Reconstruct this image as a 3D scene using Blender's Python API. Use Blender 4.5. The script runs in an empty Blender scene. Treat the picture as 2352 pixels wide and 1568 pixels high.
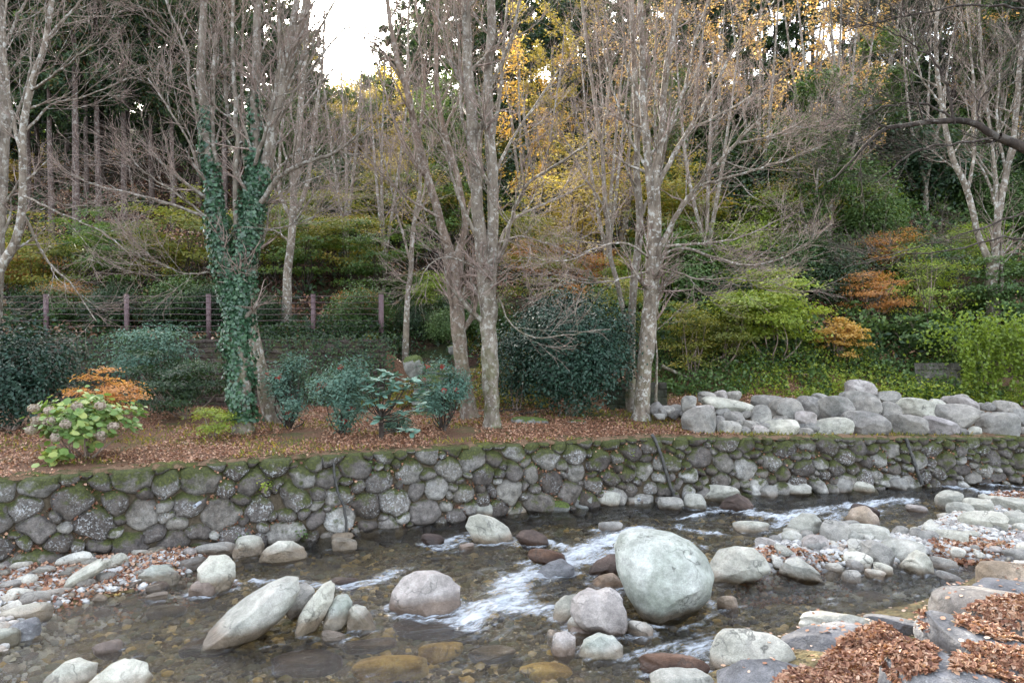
import bpy, math, random
import numpy as np
from mathutils import Vector

C = bpy.context.scene
rng = np.random.default_rng(7)
random.seed(7)
# ---------------------------------------------------------------- camera, sky, sun
IMW, IMH, FPX = 2352.0, 1568.0, 2352.0 * 26 / 36      # photograph frame used for measuring
CZ = 4.4
PITCH = math.atan((784 - 740) / FPX)
cam = bpy.data.objects.new('camera', bpy.data.cameras.new('camera'))
C.collection.objects.link(cam)
cam.location = (0, 0, CZ)
cam.rotation_euler = (math.pi / 2 - PITCH, 0, 0)
cam.data.lens = 26; cam.data.sensor_width = 36
cam.data.clip_end = 2000; cam.data.clip_start = 0.05
C.camera = cam
SUN_AZ, SUN_EL = math.radians(-21), math.radians(26.5)
w = bpy.data.worlds.new("World"); C.world = w; w.use_nodes = True
nt = w.node_tree
sky = nt.nodes.new('ShaderNodeTexSky'); sky.sky_type = 'NISHITA'; sky.sun_disc = False
sky.sun_elevation = SUN_EL; sky.sun_rotation = SUN_AZ; sky.dust_density = 3.0; sky.air_density = 1.0; sky.ozone_density = 0.3
hs = nt.nodes.new('ShaderNodeHueSaturation'); hs.inputs['Saturation'].default_value = .45; nt.links.new(sky.outputs[0], hs.inputs['Color'])   # thin milky autumn sky
nt.links.new(hs.outputs[0], nt.nodes['Background'].inputs[0])
nt.nodes['Background'].inputs[1].default_value = 0.15
sun = bpy.data.objects.new('sun', bpy.data.lights.new('sun', 'SUN'))
C.collection.objects.link(sun)
sun.data.energy = 3.2; sun.data.angle = math.radians(0.5); sun.data.color = (1, .93, .8)
sd = Vector((math.sin(SUN_AZ) * math.cos(SUN_EL), math.cos(SUN_AZ) * math.cos(SUN_EL), math.sin(SUN_EL)))
sun.rotation_euler = sd.to_track_quat('Z', 'Y').to_euler(); sun.location = (-20, 40, 40)
C.view_settings.view_transform = 'Standard'; C.view_settings.look = 'None'
C.view_settings.exposure = 2.95; C.view_settings.gamma = 1
C.cycles.max_bounces = 7; C.cycles.diffuse_bounces = 3; C.cycles.transparent_max_bounces = 8
C.cycles.transmission_bounces = 4; C.cycles.glossy_bounces = 3
C.cycles.caustics_reflective = False; C.cycles.caustics_refractive = False
C.cycles.sample_clamp_indirect = 6

# ---------------------------------------------------------------- measuring helpers
ca, sa = math.cos(PITCH), math.sin(PITCH)
def ray(px, py):
    x = (px - IMW / 2) / FPX; z = (IMH / 2 - py) / FPX
    return np.array([x, ca + sa * z, -sa + ca * z])
def P(px, py, Y):                    # the point seen at (px,py) standing Y metres away
    d = ray(px, py); return np.array([0, 0, CZ]) + d * (Y / d[1])
def G(px, py, z=0.0):                # the point of the level z seen at (px,py)
    d = ray(px, py); return np.array([0, 0, CZ]) + d * ((z - CZ) / d[2])
def PX(px, Y): return (px - IMW / 2) / FPX * Y / ca
def sm(a, b, x):
    t = np.clip((np.asarray(x, float) - a) / (b - a), 0, 1); return t * t * (3 - 2 * t)
def nrm(v): return v / np.maximum(np.linalg.norm(v, axis=-1, keepdims=True), 1e-9)

# lattice value noise, vectorised
_perm = np.random.default_rng(3).random((64, 64, 64))
def vnoise(p):
    p = np.asarray(p, float); i = np.floor(p).astype(int); f = p - i; f = f * f * (3 - 2 * f)
    r = 0
    for dx in (0, 1):
        for dy in (0, 1):
            for dz in (0, 1):
                wt = (f[..., 0] if dx else 1 - f[..., 0]) * (f[..., 1] if dy else 1 - f[..., 1]) * (f[..., 2] if dz else 1 - f[..., 2])
                r = r + wt * _perm[(i[..., 0] + dx) % 64, (i[..., 1] + dy) % 64, (i[..., 2] + dz) % 64]
    return r * 2 - 1
def fbm(p, o=3):
    p = np.asarray(p, float); r = 0; a = 1
    for k in range(o): r = r + a * vnoise(p * 2 ** k + 17.3 * k); a *= .5
    return r
def sdf(poly, X, Y):                 # signed distance to polygon (negative inside)
    poly = np.asarray(poly)[:, :2]; X = np.asarray(X, float); Y = np.asarray(Y, float)
    d = np.full(X.shape, 1e9); ins = np.zeros(X.shape, bool); n = len(poly)
    for i in range(n):
        a = poly[i]; b = poly[(i + 1) % n]; e = b - a
        t = np.clip(((X - a[0]) * e[0] + (Y - a[1]) * e[1]) / (e @ e), 0, 1)
        d = np.minimum(d, np.hypot(X - a[0] - t * e[0], Y - a[1] - t * e[1]))
        c = ((a[1] > Y) != (b[1] > Y)) & (X < (b[0] - a[0]) * (Y - a[1]) / (b[1] - a[1] + 1e-12) + a[0])
        ins ^= c
    return np.where(ins, -d, d)

# ---------------------------------------------------------------- object helpers
def mesh(name, V, faces, mat, smooth=True, attrs=None):
    me = bpy.data.meshes.new(name); V = np.asarray(V, np.float32)
    if not isinstance(faces, list): faces = [faces]
    faces = [np.asarray(f, np.int32) for f in faces if len(f)]
    me.vertices.add(len(V)); me.vertices.foreach_set('co', V.ravel())
    li = np.concatenate([f.ravel() for f in faces]); tot = np.concatenate([np.full(len(f), f.shape[1], np.int32) for f in faces])
    st = np.concatenate([[0], np.cumsum(tot)[:-1]]).astype(np.int32)
    me.loops.add(len(li)); me.loops.foreach_set('vertex_index', li)
    me.polygons.add(len(tot)); me.polygons.foreach_set('loop_start', st); me.polygons.foreach_set('loop_total', tot)
    if smooth: me.polygons.foreach_set('use_smooth', np.ones(len(tot), bool))
    for k, a in (attrs or {}).items():
        at = me.attributes.new(k, 'FLOAT', 'POINT'); at.data.foreach_set('value', np.asarray(a, np.float32).ravel())
    me.update(calc_edges=True)
    me.materials.append(mat)
    return me
def link(name, me, parent=None, loc=None):
    o = bpy.data.objects.new(name, me); C.collection.objects.link(o)
    if loc is not None: o.location = loc
    if parent is not None: o.parent = parent
    return o
def tag(o, label=None, cat=None, group=None, kind=None):
    if label: o['label'] = label
    if cat: o['category'] = cat
    if group: o['group'] = group
    if kind: o['kind'] = kind
    return o
def empty(name, loc, label, cat, group=None):
    o = bpy.data.objects.new(name, None); C.collection.objects.link(o); o.location = loc; o.empty_display_size = .1
    return tag(o, label, cat, group)
def centred(name, V, faces, mat, base, **k):
    b = np.asarray(base, float)
    return link(name, mesh(name, np.asarray(V) - b, faces, mat, **k), None, b)
def copy_tree(root, loc, rz, sc, label=None, group=None):
    r = root.copy(); C.collection.objects.link(r); r.location = loc; r.rotation_euler = (0, 0, rz)
    r.scale = sc if hasattr(sc, '__len__') else (sc, sc, sc)
    if label: r['label'] = label
    if group: r['group'] = group
    for ch in list(root.children):
        c = ch.copy(); C.collection.objects.link(c); c.parent = r
        for g in ch.children:
            d = g.copy(); C.collection.objects.link(d); d.parent = c
    return r
def grid_faces(nu, nv):
    i = np.arange(nu * nv).reshape(nu, nv)
    return np.stack([i[:-1, :-1], i[1:, :-1], i[1:, 1:], i[:-1, 1:]], -1).reshape(-1, 4)

# ---------------------------------------------------------------- materials
class N:
    def __init__(s, name):
        s.m = bpy.data.materials.new(name); s.m.use_nodes = True; s.t = s.m.node_tree; s.t.nodes.clear()
        s.out = s.n('OutputMaterial')
    def n(s, ty, **k):
        x = s.t.nodes.new('ShaderNode' + ty)
        for a, b in k.items(): setattr(x, a, b)
        return x
    def l(s, a, b): s.t.links.new(a, b)
    def co(s, scale=(1, 1, 1), kind='Object'):
        tc = s.n('TexCoord'); mp = s.n('Mapping'); s.l(tc.outputs[kind], mp.inputs[0]); mp.inputs['Scale'].default_value = scale
        return mp.outputs[0]
    def noise(s, vec, sc, det=4, rough=.6, out='Fac'):
        x = s.n('TexNoise'); x.inputs['Scale'].default_value = sc; x.inputs['Detail'].default_value = det
        x.inputs['Roughness'].default_value = rough; s.l(vec, x.inputs['Vector']); return x.outputs[out]
    def ramp(s, fac, stops):
        r = s.n('ValToRGB'); e = r.color_ramp.elements
        while len(e) > 1: e.remove(e[-1])
        for i, (p, c) in enumerate(stops):
            q = e[0] if i == 0 else e.new(p)
            q.position = p; q.color = (*c, 1) if hasattr(c, '__len__') else (c, c, c, 1)
        s.l(fac, r.inputs[0]); return r.outputs[0]
    def mix(s, f, a, b, mode='MIX'):
        x = s.n('Mix', data_type='RGBA', blend_type=mode)
        for v, i in ((f, 0), (a, 6), (b, 7)):
            if isinstance(v, (int, float)): x.inputs[i].default_value = v if i == 0 else (v, v, v, 1)
            elif isinstance(v, tuple): x.inputs[i].default_value = (*v, 1)
            else: s.l(v, x.inputs[i])
        return x.outputs[2]
    def math(s, op, a, b=0.0, clamp=False):
        x = s.n('Math', operation=op); x.use_clamp = clamp
        for v, i in ((a, 0), (b, 1)):
            if isinstance(v, (int, float)): x.inputs[i].default_value = v
            else: s.l(v, x.inputs[i])
        return x.outputs[0]
    def attr(s, name): return s.n('Attribute', attribute_name=name).outputs['Fac']
    def bump(s, h, st, dist=.02, nrm=None):
        b = s.n('Bump'); b.inputs['Strength'].default_value = st; b.inputs['Distance'].default_value = dist
        s.l(h, b.inputs['Height'])
        if nrm is not None: s.l(nrm, b.inputs['Normal'])
        return b.outputs[0]
    def pbr(s, col, rough=.8, normal=None, spec=.4):
        b = s.n('BsdfPrincipled')
        if isinstance(col, tuple): b.inputs['Base Color'].default_value = (*col, 1)
        else: s.l(col, b.inputs['Base Color'])
        if isinstance(rough, (int, float)): b.inputs['Roughness'].default_value = rough
        else: s.l(rough, b.inputs['Roughness'])
        b.inputs['Specular IOR Level'].default_value = spec
        if normal is not None: s.l(normal, b.inputs['Normal'])
        s.l(b.outputs[0], s.out.inputs[0]); return b

def rock_mat(name, cols, speck=.3, moss=0.0, lichen=0.35, wet=True, stripes=False):
    s = N(name); v = s.co()
    rnd = s.n('ObjectInfo').outputs['Random']
    vv = s.n('VectorMath', operation='ADD'); s.l(v, vv.inputs[0])
    cx = s.n('CombineXYZ'); s.l(s.math('MULTIPLY', rnd, 37.0), cx.inputs[0]); s.l(s.math('MULTIPLY', rnd, 91.0), cx.inputs[1]); s.l(cx.outputs[0], vv.inputs[1])
    v = vv.outputs[0]
    big = s.noise(v, 1.6, 5, .62)
    c = s.ramp(big, [(.33, cols[0]), (.5, cols[1]), (.66, cols[2])])
    if stripes:
        wv = s.n('TexWave'); wv.inputs['Scale'].default_value = 2.2; wv.inputs['Distortion'].default_value = 9; wv.inputs['Detail'].default_value = 4; s.l(v, wv.inputs[0])
        c = s.mix(s.math('MULTIPLY', s.ramp(wv.outputs['Fac'], [(.72, 0), (.95, 1)]), .35), c, tuple(x * .55 for x in cols[0]))
    # per-rock tone
    c = s.mix(.55, c, s.ramp(rnd, [(0, (.36, .36, .38)), (.5, (.48, .47, .46)), (1, (.60, .585, .56))]), 'OVERLAY')
    fine = s.noise(v, 75, 3, .7)
    c = s.mix(speck, c, s.ramp(fine, [(.35, .15), (.65, .9)]), 'OVERLAY')
    c = s.mix(.45, c, s.ramp(s.noise(v, 6, 6, .75), [(.36, .22), (.64, .8)]), 'OVERLAY')
    li = s.ramp(s.noise(v, 13, 4, .65), [(.6, 0), (.68, 1)])
    lm = s.ramp(s.noise(v, 2.3, 2, .5), [(.42, 0), (.62, 1)])
    c = s.mix(s.math('MULTIPLY', s.math('MULTIPLY', li, lm), lichen), c, (.46, .46, .44))
    # dark cracks and stains
    vo = s.n('TexVoronoi', feature='DISTANCE_TO_EDGE'); vo.inputs['Scale'].default_value = 1.1
    dv = s.n('VectorMath', operation='ADD'); s.l(v, dv.inputs[0]); nn = s.n('TexNoise'); nn.inputs['Scale'].default_value = 3; nn.inputs['Detail'].default_value = 4; s.l(v, nn.inputs[0]); s.l(nn.outputs['Color'], dv.inputs[1]); s.l(dv.outputs[0], vo.inputs[0])
    crack = s.ramp(vo.outputs['Distance'], [(0, 1), (.022, 0)])
    c = s.mix(s.math('MULTIPLY', s.math('MULTIPLY', crack, lm), .75), c, (.05, .05, .045))
    geo = s.n('NewGeometry'); sx = s.n('SeparateXYZ'); s.l(geo.outputs['Normal'], sx.inputs[0])
    if moss > 0:
        mk = s.math('ADD', s.math('MULTIPLY', sx.outputs[2], .55), s.noise(v, 4.5, 5, .65))
        mk = s.ramp(mk, [(1.02 - moss * .5, 0), (1.14 - moss * .5, 1)])
        c = s.mix(mk, c, s.ramp(s.noise(v, 30, 2), [(.3, (.03, .042, .012)), (.7, (.10, .13, .025))]))
    rough = .82
    if wet:     # rock that stands in the stream is wet and darker just above the water
        sp = s.n('SeparateXYZ'); s.l(geo.outputs['Position'], sp.inputs[0])
        zz = s.math('ADD', sp.outputs[2], s.math('MULTIPLY', s.noise(v, 5, 3), -.12))
        wm = s.ramp(s.math('MULTIPLY', zz, 4.0), [(.36, 1), (.86, 0)])
        c = s.mix(s.math('MULTIPLY', wm, .85), c, (.34, .24, .17), 'MULTIPLY')
        rough = s.math('SUBTRACT', .82, s.math('MULTIPLY', wm, .5))
    h = s.math('ADD', s.math('MULTIPLY', s.noise(v, 8, 6, .65), 1.0), s.math('MULTIPLY', crack, -.12))
    s.pbr(c, rough, s.bump(h, .65, .06), .35)
    return s.m
R_PALE = rock_mat('pale_granite', [(0.238, 0.236, 0.203), (0.348, 0.343, 0.294), (0.444, 0.426, 0.372)], .25, 0, .35)
R_WHITE = rock_mat('white_river_stone', [(0.396, 0.388, 0.350), (0.491, 0.480, 0.427), (0.570, 0.548, 0.484)], .2, 0, .2)
R_GREY = rock_mat('grey_granite', [(0.158, 0.156, 0.147), (0.229, 0.221, 0.203), (0.301, 0.289, 0.259)], .35, 0, .3)
R_GREEN = rock_mat('greenish_boulder_stone', [(.22, .24, .205), (.34, .36, .325), (.46, .475, .445)], .2, 0, .4)
R_TAN = rock_mat('tan_stone', [(.18, .14, .10), (.27, .215, .16), (.35, .29, .235)], .3, 0, .3)
R_PINK = rock_mat('pinkish_stone', [(.20, .18, .17), (.29, .265, .25), (.38, .355, .335)], .3, 0, .4)
R_BANK = rock_mat('brown_grey_bank_stone', [(.105, .095, .088), (.155, .14, .128), (.215, .2, .185)], .35, 0, .4, False)
R_BLUE = rock_mat('bluish_bank_stone', [(.085, .085, .09), (.13, .13, .137), (.19, .19, .195)], .35, 0, .4, False)
R_WET = rock_mat('wet_dark_stone', [(.035, .025, .022), (.07, .05, .042), (.12, .085, .07)], .3, 0, .05)
R_AMBER = rock_mat('amber_sunken_stone', [(.20, .12, .03), (.40, .27, .07), (.55, .42, .16)], .3, 0, .1, False)
R_RED = rock_mat('reddish_streambed_stone', [(.05, .025, .016), (.09, .05, .032), (.14, .085, .06)], .3, 0, .05)
R_MOSS = rock_mat('mossy_stone', [(.12, .12, .11), (.22, .22, .2), (.34, .34, .32)], .35, .75, .5, False)
R_PILE = rock_mat('heap_stone', [(0.134, 0.133, 0.122), (0.214, 0.201, 0.182), (0.301, 0.285, 0.255)], .35, 0, .4, False)

def leaf_mat(name, stops, trans=.4, gloss=.45, spec=.4):
    s = N(name)
    r = s.attr('rnd'); oi = s.n('ObjectInfo').outputs['Random']
    f = s.math('ADD', s.math('MULTIPLY', r, .8), s.math('MULTIPLY', oi, .2))
    c = s.ramp(f, stops)
    b = s.n('BsdfPrincipled'); s.l(c, b.inputs['Base Color']); b.inputs['Roughness'].default_value = gloss; b.inputs['Specular IOR Level'].default_value = spec
    t = s.n('BsdfTranslucent'); s.l(s.mix(.4, c, (.9, .8, .1), 'OVERLAY'), t.inputs[0])
    m = s.n('MixShader'); m.inputs[0].default_value = trans
    s.l(b.outputs[0], m.inputs[1]); s.l(t.outputs[0], m.inputs[2]); s.l(m.outputs[0], s.out.inputs[0])
    return s.m
L_IVY = leaf_mat('ivy_leaf', [(0, (.018, .05, .026)), (.5, (.04, .10, .05)), (1, (.09, .18, .09))], .15, .33, .6)
L_CAM = leaf_mat('glossy_evergreen_leaf', [(0, (.009, .026, .017)), (.5, (.018, .05, .031)), (1, (.045, .095, .06))], .12, .45, .35)
L_DARK = leaf_mat('dark_green_leaf', [(0, (.012, .028, .014)), (.5, (.03, .062, .025)), (1, (.075, .125, .04))], .3)
L_CEDAR = leaf_mat('cedar_needles', [(0, (.02, .045, .025)), (.5, (.045, .085, .04)), (.85, (.085, .12, .045)), (1, (.2, .09, .045))], .35, .6)
L_OLIVE = leaf_mat('olive_maple_leaf', [(0, (.08, .12, .025)), (.5, (.18, .20, .04)), (.8, (.33, .28, .06)), (1, (.48, .28, .07))], .5)
L_YELLOW = leaf_mat('yellow_maple_leaf', [(0, (.20, .19, .04)), (.4, (.42, .33, .08)), (.8, (.6, .45, .15)), (1, (.68, .5, .2))], .45)
L_GOLD = leaf_mat('golden_leaf', [(0, (.35, .2, .05)), (.5, (.56, .34, .09)), (1, (.66, .44, .16))], .45)
L_ORANGE = leaf_mat('orange_leaf', [(0, (.33, .15, .05)), (.5, (.55, .27, .09)), (1, (.68, .40, .18))], .5)
L_PEACH = leaf_mat('faded_orange_leaf', [(0, (.40, .22, .09)), (.5, (.58, .36, .17)), (1, (.68, .50, .30))], .5)
L_LIME = leaf_mat('yellow_green_leaf', [(0, (.10, .16, .025)), (.5, (.24, .32, .05)), (1, (.42, .44, .08))], .45)
L_GREEN = leaf_mat('mid_green_leaf', [(0, (.035, .07, .022)), (.5, (.085, .15, .045)), (.9, (.17, .25, .08)), (1, (.3, .24, .1))], .35)
L_HYD = leaf_mat('hydrangea_leaf', [(0, (.09, .18, .05)), (.5, (.2, .30, .09)), (.8, (.42, .46, .15)), (1, (.55, .5, .25))], .35)
L_NAND = leaf_mat('nandina_leaf', [(0, (.035, .085, .06)), (.5, (.095, .175, .135)), (.93, (.2, .3, .23)), (1, (.3, .1, .06))], .2, .7, .15)
L_RHOD = leaf_mat('rhododendron_leaf', [(0, (.06, .13, .09)), (.5, (.11, .21, .16)), (1, (.2, .31, .25))], .1, .6, .25)
L_LITTER = leaf_mat('fallen_leaf', [(0, (.07, .03, .02)), (.25, (.20, .085, .05)), (.5, (.34, .17, .10)), (.78, (.46, .28, .18)), (1, (.62, .48, .38))], .12, .6)
L_DRY = leaf_mat('dried_flower_petal', [(0, (.25, .2, .15)), (1, (.48, .4, .34))], .2, .8)
L_BERRY = leaf_mat('red_berry', [(0, (.3, .02, .015)), (1, (.5, .04, .03))], .05, .4)

def bark_mat(name, a, b, c, lichen=.5, moss=0.0):
    s = N(name); v = s.co((1, 1, .35))
    n1 = s.noise(v, 9, 5, .65); col = s.ramp(n1, [(.3, a), (.5, b), (.72, c)])
    v2 = s.co()
    li = s.ramp(s.noise(v2, 8, 5, .7), [(.54, 0), (.58, 1)])
    col = s.mix(s.math('MULTIPLY', li, lichen), col, (.44, .43, .39))
    col = s.mix(.35, col, s.ramp(s.noise(v2, 2.2, 3), [(.35, .25), (.65, .75)]), 'OVERLAY')
    if moss:
        geo = s.n('NewGeometry'); sp = s.n('SeparateXYZ'); s.l(geo.outputs['Position'], sp.inputs[0])
        lo = s.ramp(s.math('MULTIPLY', s.math('SUBTRACT', sp.outputs[2], 1.4), .22), [(0, 1), (1, 0)])
        mm = s.ramp(s.noise(v2, 3.2, 4, .6), [(.46, 0), (.58, 1)])
        col = s.mix(s.math('MULTIPLY', s.math('MULTIPLY', lo, mm), moss), col, (.075, .085, .02))
    s.pbr(col, .9, s.bump(s.noise(v, 22, 5, .7), .6, .02), .25)
    return s.m
B_BROWN = bark_mat('mossy_brown_bark', (.09, .07, .055), (.17, .14, .11), (.27, .24, .2), .55, .7)
B_PALE = bark_mat('pale_lichened_bark', (.085, .066, .05), (.18, .145, .112), (.31, .265, .215), .8, .35)
B_DARK = bark_mat('dark_wet_bark', (.022, .016, .013), (.045, .034, .028), (.085, .068, .055), .12, 0)
B_TWIG = bark_mat('grey_pink_twig', (.13, .09, .072), (.25, .185, .155), (.42, .33, .28), .12)
B_CEDAR = bark_mat('reddish_conifer_bark', (.05, .032, .026), (.095, .066, .056), (.17, .13, .115), .3)
B_RUST = bark_mat('flaking_pinkish_bark', (.10, .075, .058), (.18, .135, .105), (.28, .225, .185), .5, .45)
L_MAPLEG = leaf_mat('green_maple_leaf', [(0, (.04, .09, .025)), (.5, (.10, .17, .045)), (.85, (.22, .27, .07)), (1, (.4, .3, .07))], .5)
L_UNDER = leaf_mat('dark_dead_leaf', [(0, (.03, .014, .01)), (.5, (.075, .034, .022)), (1, (.15, .08, .05))], .15, .7)

# ---------------------------------------------------------------- branches and leaves
def resample(pts, n):
    p = np.asarray(pts, float)
    q = np.vstack([2 * p[0] - p[1], p, 2 * p[-1] - p[-2]])
    seg = np.linalg.norm(np.diff(p[:, :3], axis=0), axis=1); cum = np.concatenate([[0], np.cumsum(seg)])
    s = np.linspace(0, cum[-1], n); i = np.clip(np.searchsorted(cum, s, 'right') - 1, 0, len(seg) - 1)
    t = ((s - cum[i]) / np.maximum(seg[i], 1e-9))[:, None]
    a, b, c, d = q[i], q[i + 1], q[i + 2], q[i + 3]
    return .5 * (2 * b + (c - a) * t + (2 * a - 5 * b + 4 * c - d) * t ** 2 + (3 * b - a - 3 * c + d) * t ** 3)
class Tubes:
    def __init__(s): s.V = []; s.F = []; s.n = 0
    def add(s, pts, rad, k):            # pts (M,N,3), rad (M,N)
        pts = np.asarray(pts, float); rad = np.asarray(rad, float)
        if pts.ndim == 2: pts = pts[None]; rad = rad[None]
        M, Np, _ = pts.shape
        T = nrm(np.gradient(pts, axis=1))
        ref = np.where(np.abs(T[:, :1, 2:3]) > .8, np.array([[[1., 0, 0]]]), np.array([[[0, 0, 1.]]]))
        ref = np.broadcast_to(ref, T.shape)
        U = nrm(np.cross(T, ref)); W = np.cross(T, U)
        a = np.arange(k) / k * 2 * np.pi
        V = pts[:, :, None] + rad[:, :, None, None] * (np.cos(a)[:, None] * U[:, :, None] + np.sin(a)[:, None] * W[:, :, None])
        base = s.n + (np.arange(M) * Np * k)[:, None, None]
        i = np.arange(Np - 1)[None, :, None] * k; j = np.arange(k)[None, None]; j2 = (j + 1) % k
        f = np.stack([base + i + j, base + i + j2, base + i + k + j2, base + i + k + j], -1).reshape(-1, 4)
        s.V.append(V.reshape(-1, 3)); s.F.append(f); s.n += M * Np * k
    def mesh(s, name, mat, base):
        return mesh(name, np.concatenate(s.V) - base, np.concatenate(s.F), mat)
def spawn(pp, pr, k, t0, t1, ang, length, n, up=.1, wob=.15, rr=.6, rmin=.003, angj=.25, flat=0.0, side=None):
    """k children on every parent path; returns points (M*k,n,3), radii."""
    M, Np, _ = pp.shape
    t = (t0 + (t1 - t0) * (np.arange(k)[None] + rng.random((M, k))) / k)
    x = t * (Np - 1); i = np.minimum(x.astype(int), Np - 2); f = (x - i)[..., None]
    m = np.arange(M)[:, None]
    s = pp[m, i] * (1 - f) + pp[m, i + 1] * f
    T = nrm(pp[m, i + 1] - pp[m, i])
    r0 = (pr[m, i] * (1 - f[..., 0]) + pr[m, i + 1] * f[..., 0]) * rr
    q = rng.normal(size=(M, k, 3)); q[..., 2] *= (1 - flat)
    if side is not None: q = q * .5 + side
    q = nrm(q - (q * T).sum(-1, keepdims=True) * T)
    a = ang + rng.normal(size=(M, k, 1)) * angj
    d = nrm(np.cos(a) * T + np.sin(a) * q)
    plen = np.linalg.norm(np.diff(pp, axis=1), axis=-1).sum(1)[:, None]
    L = (length if length > 0 else -length * plen) * (1 - .55 * t) * (.55 + .9 * rng.random((M, k)))
    K = M * k; d = d.reshape(K, 3); p = s.reshape(K, 3).copy(); L = L.reshape(K, 1) / (n - 1)
    out = np.zeros((K, n, 3)); out[:, 0] = p
    for j in range(1, n):
        d = nrm(d + rng.normal(size=(K, 3)) * wob + np.array([0, 0, up]))
        p = p + d * L; out[:, j] = p
    r0 = np.maximum(r0.reshape(K, 1), rmin)
    rad = np.maximum(r0 * (1 - .8 * np.linspace(0, 1, n)[None]), rmin * .8)
    return out, rad
def leaves(pts, size, flat=.5, fold=.25, wide=.45, sj=.35, nrmdir=None, tdir=None, hang=0.0):
    """leaf blades at pts: returns V, F, rnd"""
    pts = np.asarray(pts, float); n = len(pts)
    s = size * (1 - sj + 2 * sj * rng.random((n, 1)))
    N_ = rng.normal(size=(n, 3)); N_[:, 2] += flat * 3
    if nrmdir is not None: N_ = N_ * .6 + nrmdir * 1.2
    N_ = nrm(N_)
    t = rng.normal(size=(n, 3))
    if tdir is not None: t = t * .5 + tdir
    t[:, 2] -= hang
    t = nrm(t - (t * N_).sum(-1, keepdims=True) * N_); b = np.cross(N_, t)
    v0 = pts; v2 = pts + t * s; v1 = pts + t * s * .5 + b * s * wide * .5 + N_ * s * fold * .4; v3 = pts + t * s * .5 - b * s * wide * .5 + N_ * s * fold * .4
    V = np.stack([v0, v1, v2, v3], 1).reshape(-1, 3)
    F = np.arange(4 * n).reshape(n, 4)
    return V, F, np.repeat(rng.random(n), 4)
def leaves6(pts, size, flat=.5, wide=.5, curl=.5, sj=.35, nrmdir=None, tdir=None):
    """bigger, curled blades made of two folded halves"""
    pts = np.asarray(pts, float); n = len(pts); s = size * (1 - sj + 2 * sj * rng.random((n, 1)))
    N_ = rng.normal(size=(n, 3)); N_[:, 2] += flat * 3
    if nrmdir is not None: N_ = N_ * .6 + nrmdir * 1.2
    N_ = nrm(N_); t = rng.normal(size=(n, 3))
    if tdir is not None: t = t * .4 + tdir
    t = nrm(t - (t * N_).sum(-1, keepdims=True) * N_); b = np.cross(N_, t)
    cu = curl * (rng.random((n, 1)) * 1.4 - .4)
    P_ = []
    for a, bb, c in ((0, 0, 0), (.3, .42, .35), (.7, .36, .5), (1, 0, .25), (.7, -.36, .5), (.3, -.42, .35), (.5, 0, .0)):
        P_.append(pts + t * s * a + b * s * wide * bb + N_ * s * cu * (c + (a - .5) ** 2 * .6))
    V = np.stack(P_, 1).reshape(-1, 3); o = (np.arange(n) * 7)[:, None]
    F = np.concatenate([o + np.array([[0, 6, 2, 1]]), o + np.array([[6, 3, 2, 2]])[:, :4], o + np.array([[0, 5, 4, 6]])], 0)
    F4 = np.concatenate([o + np.array([[0, 6, 2, 1]]), o + np.array([[0, 5, 4, 6]])], 0)
    F3 = np.concatenate([o + np.array([[6, 3, 2]]), o + np.array([[6, 4, 3]])], 0)
    return V, [F4, F3], np.repeat(rng.random(n), 7)
def along(pp, k, t0=.2, t1=1.0, jit=.05):
    M, Np, _ = pp.shape; x = (t0 + (t1 - t0) * rng.random((M, k))) * (Np - 1); i = np.minimum(x.astype(int), Np - 2); f = (x - i)[..., None]
    m = np.arange(M)[:, None]
    return (pp[m, i] * (1 - f) + pp[m, i + 1] * f + rng.normal(size=(M, k, 3)) * jit).reshape(-1, 3)

# ---------------------------------------------------------------- terrain
WX = np.array([-16, -8.98, -6.15, -3.45, -.26, 3.39, 8.6, 13.84, 26.])
WY = np.array([10.2, 12.98, 14.4, 15.57, 16.7, 17.8, 18.95, 20.0, 22.0])
WZ = np.array([1.65, 1.65, 1.65, 1.65, 1.65, 1.63, 1.45, 1.29, 1.2])
def wallY(X): return np.interp(X, WX, WY)
def wallZ(X): return np.interp(X, WX, WZ)
def H(X, Y):
    X = np.asarray(X, float); Y = np.asarray(Y, float)
    zt = wallZ(X) + .05 * sm(0, 3, Y - wallY(X))
    Lw = 1 - sm(-4.8, -3.2, X) * (1 - sm(25.5, 28, Y)) - sm(-12, 8, X) * sm(25.5, 28, Y); Rw = sm(3.5, 6, X) * (1 - sm(25, 30, Y)) + sm(-2, 16, X) * sm(25, 30, Y)
    left = zt + (3.75 - zt) * sm(24.0, 24.9, Y) + np.maximum(Y - 24.9, 0) * .12 + np.maximum(Y - 27, 0) * .30
    mid = zt + .50 * np.maximum(Y - 22.6, 0) - .1 * np.maximum(Y - 27, 0)
    rgt = zt + .5 * sm(20.9, 23.6, Y) + .62 * np.maximum(Y - 23.8, 0) - .14 * np.maximum(Y - 32, 0)
    z = Lw * left + (1 - Lw) * ((1 - Rw) * mid + Rw * rgt)
    z = z - .40 * np.maximum(Y - 80, 0)
    n = fbm(np.stack([X * .12, Y * .12, X * 0], -1), 3) * .9 * sm(26, 40, Y) + fbm(np.stack([X * .6, Y * .6, X * 0 + 5], -1), 3) * (.03 + .14 * sm(24, 28, Y))
    return z + n
def Hs(x, y): return float(H(np.array([x]), np.array([y]))[0])

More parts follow.
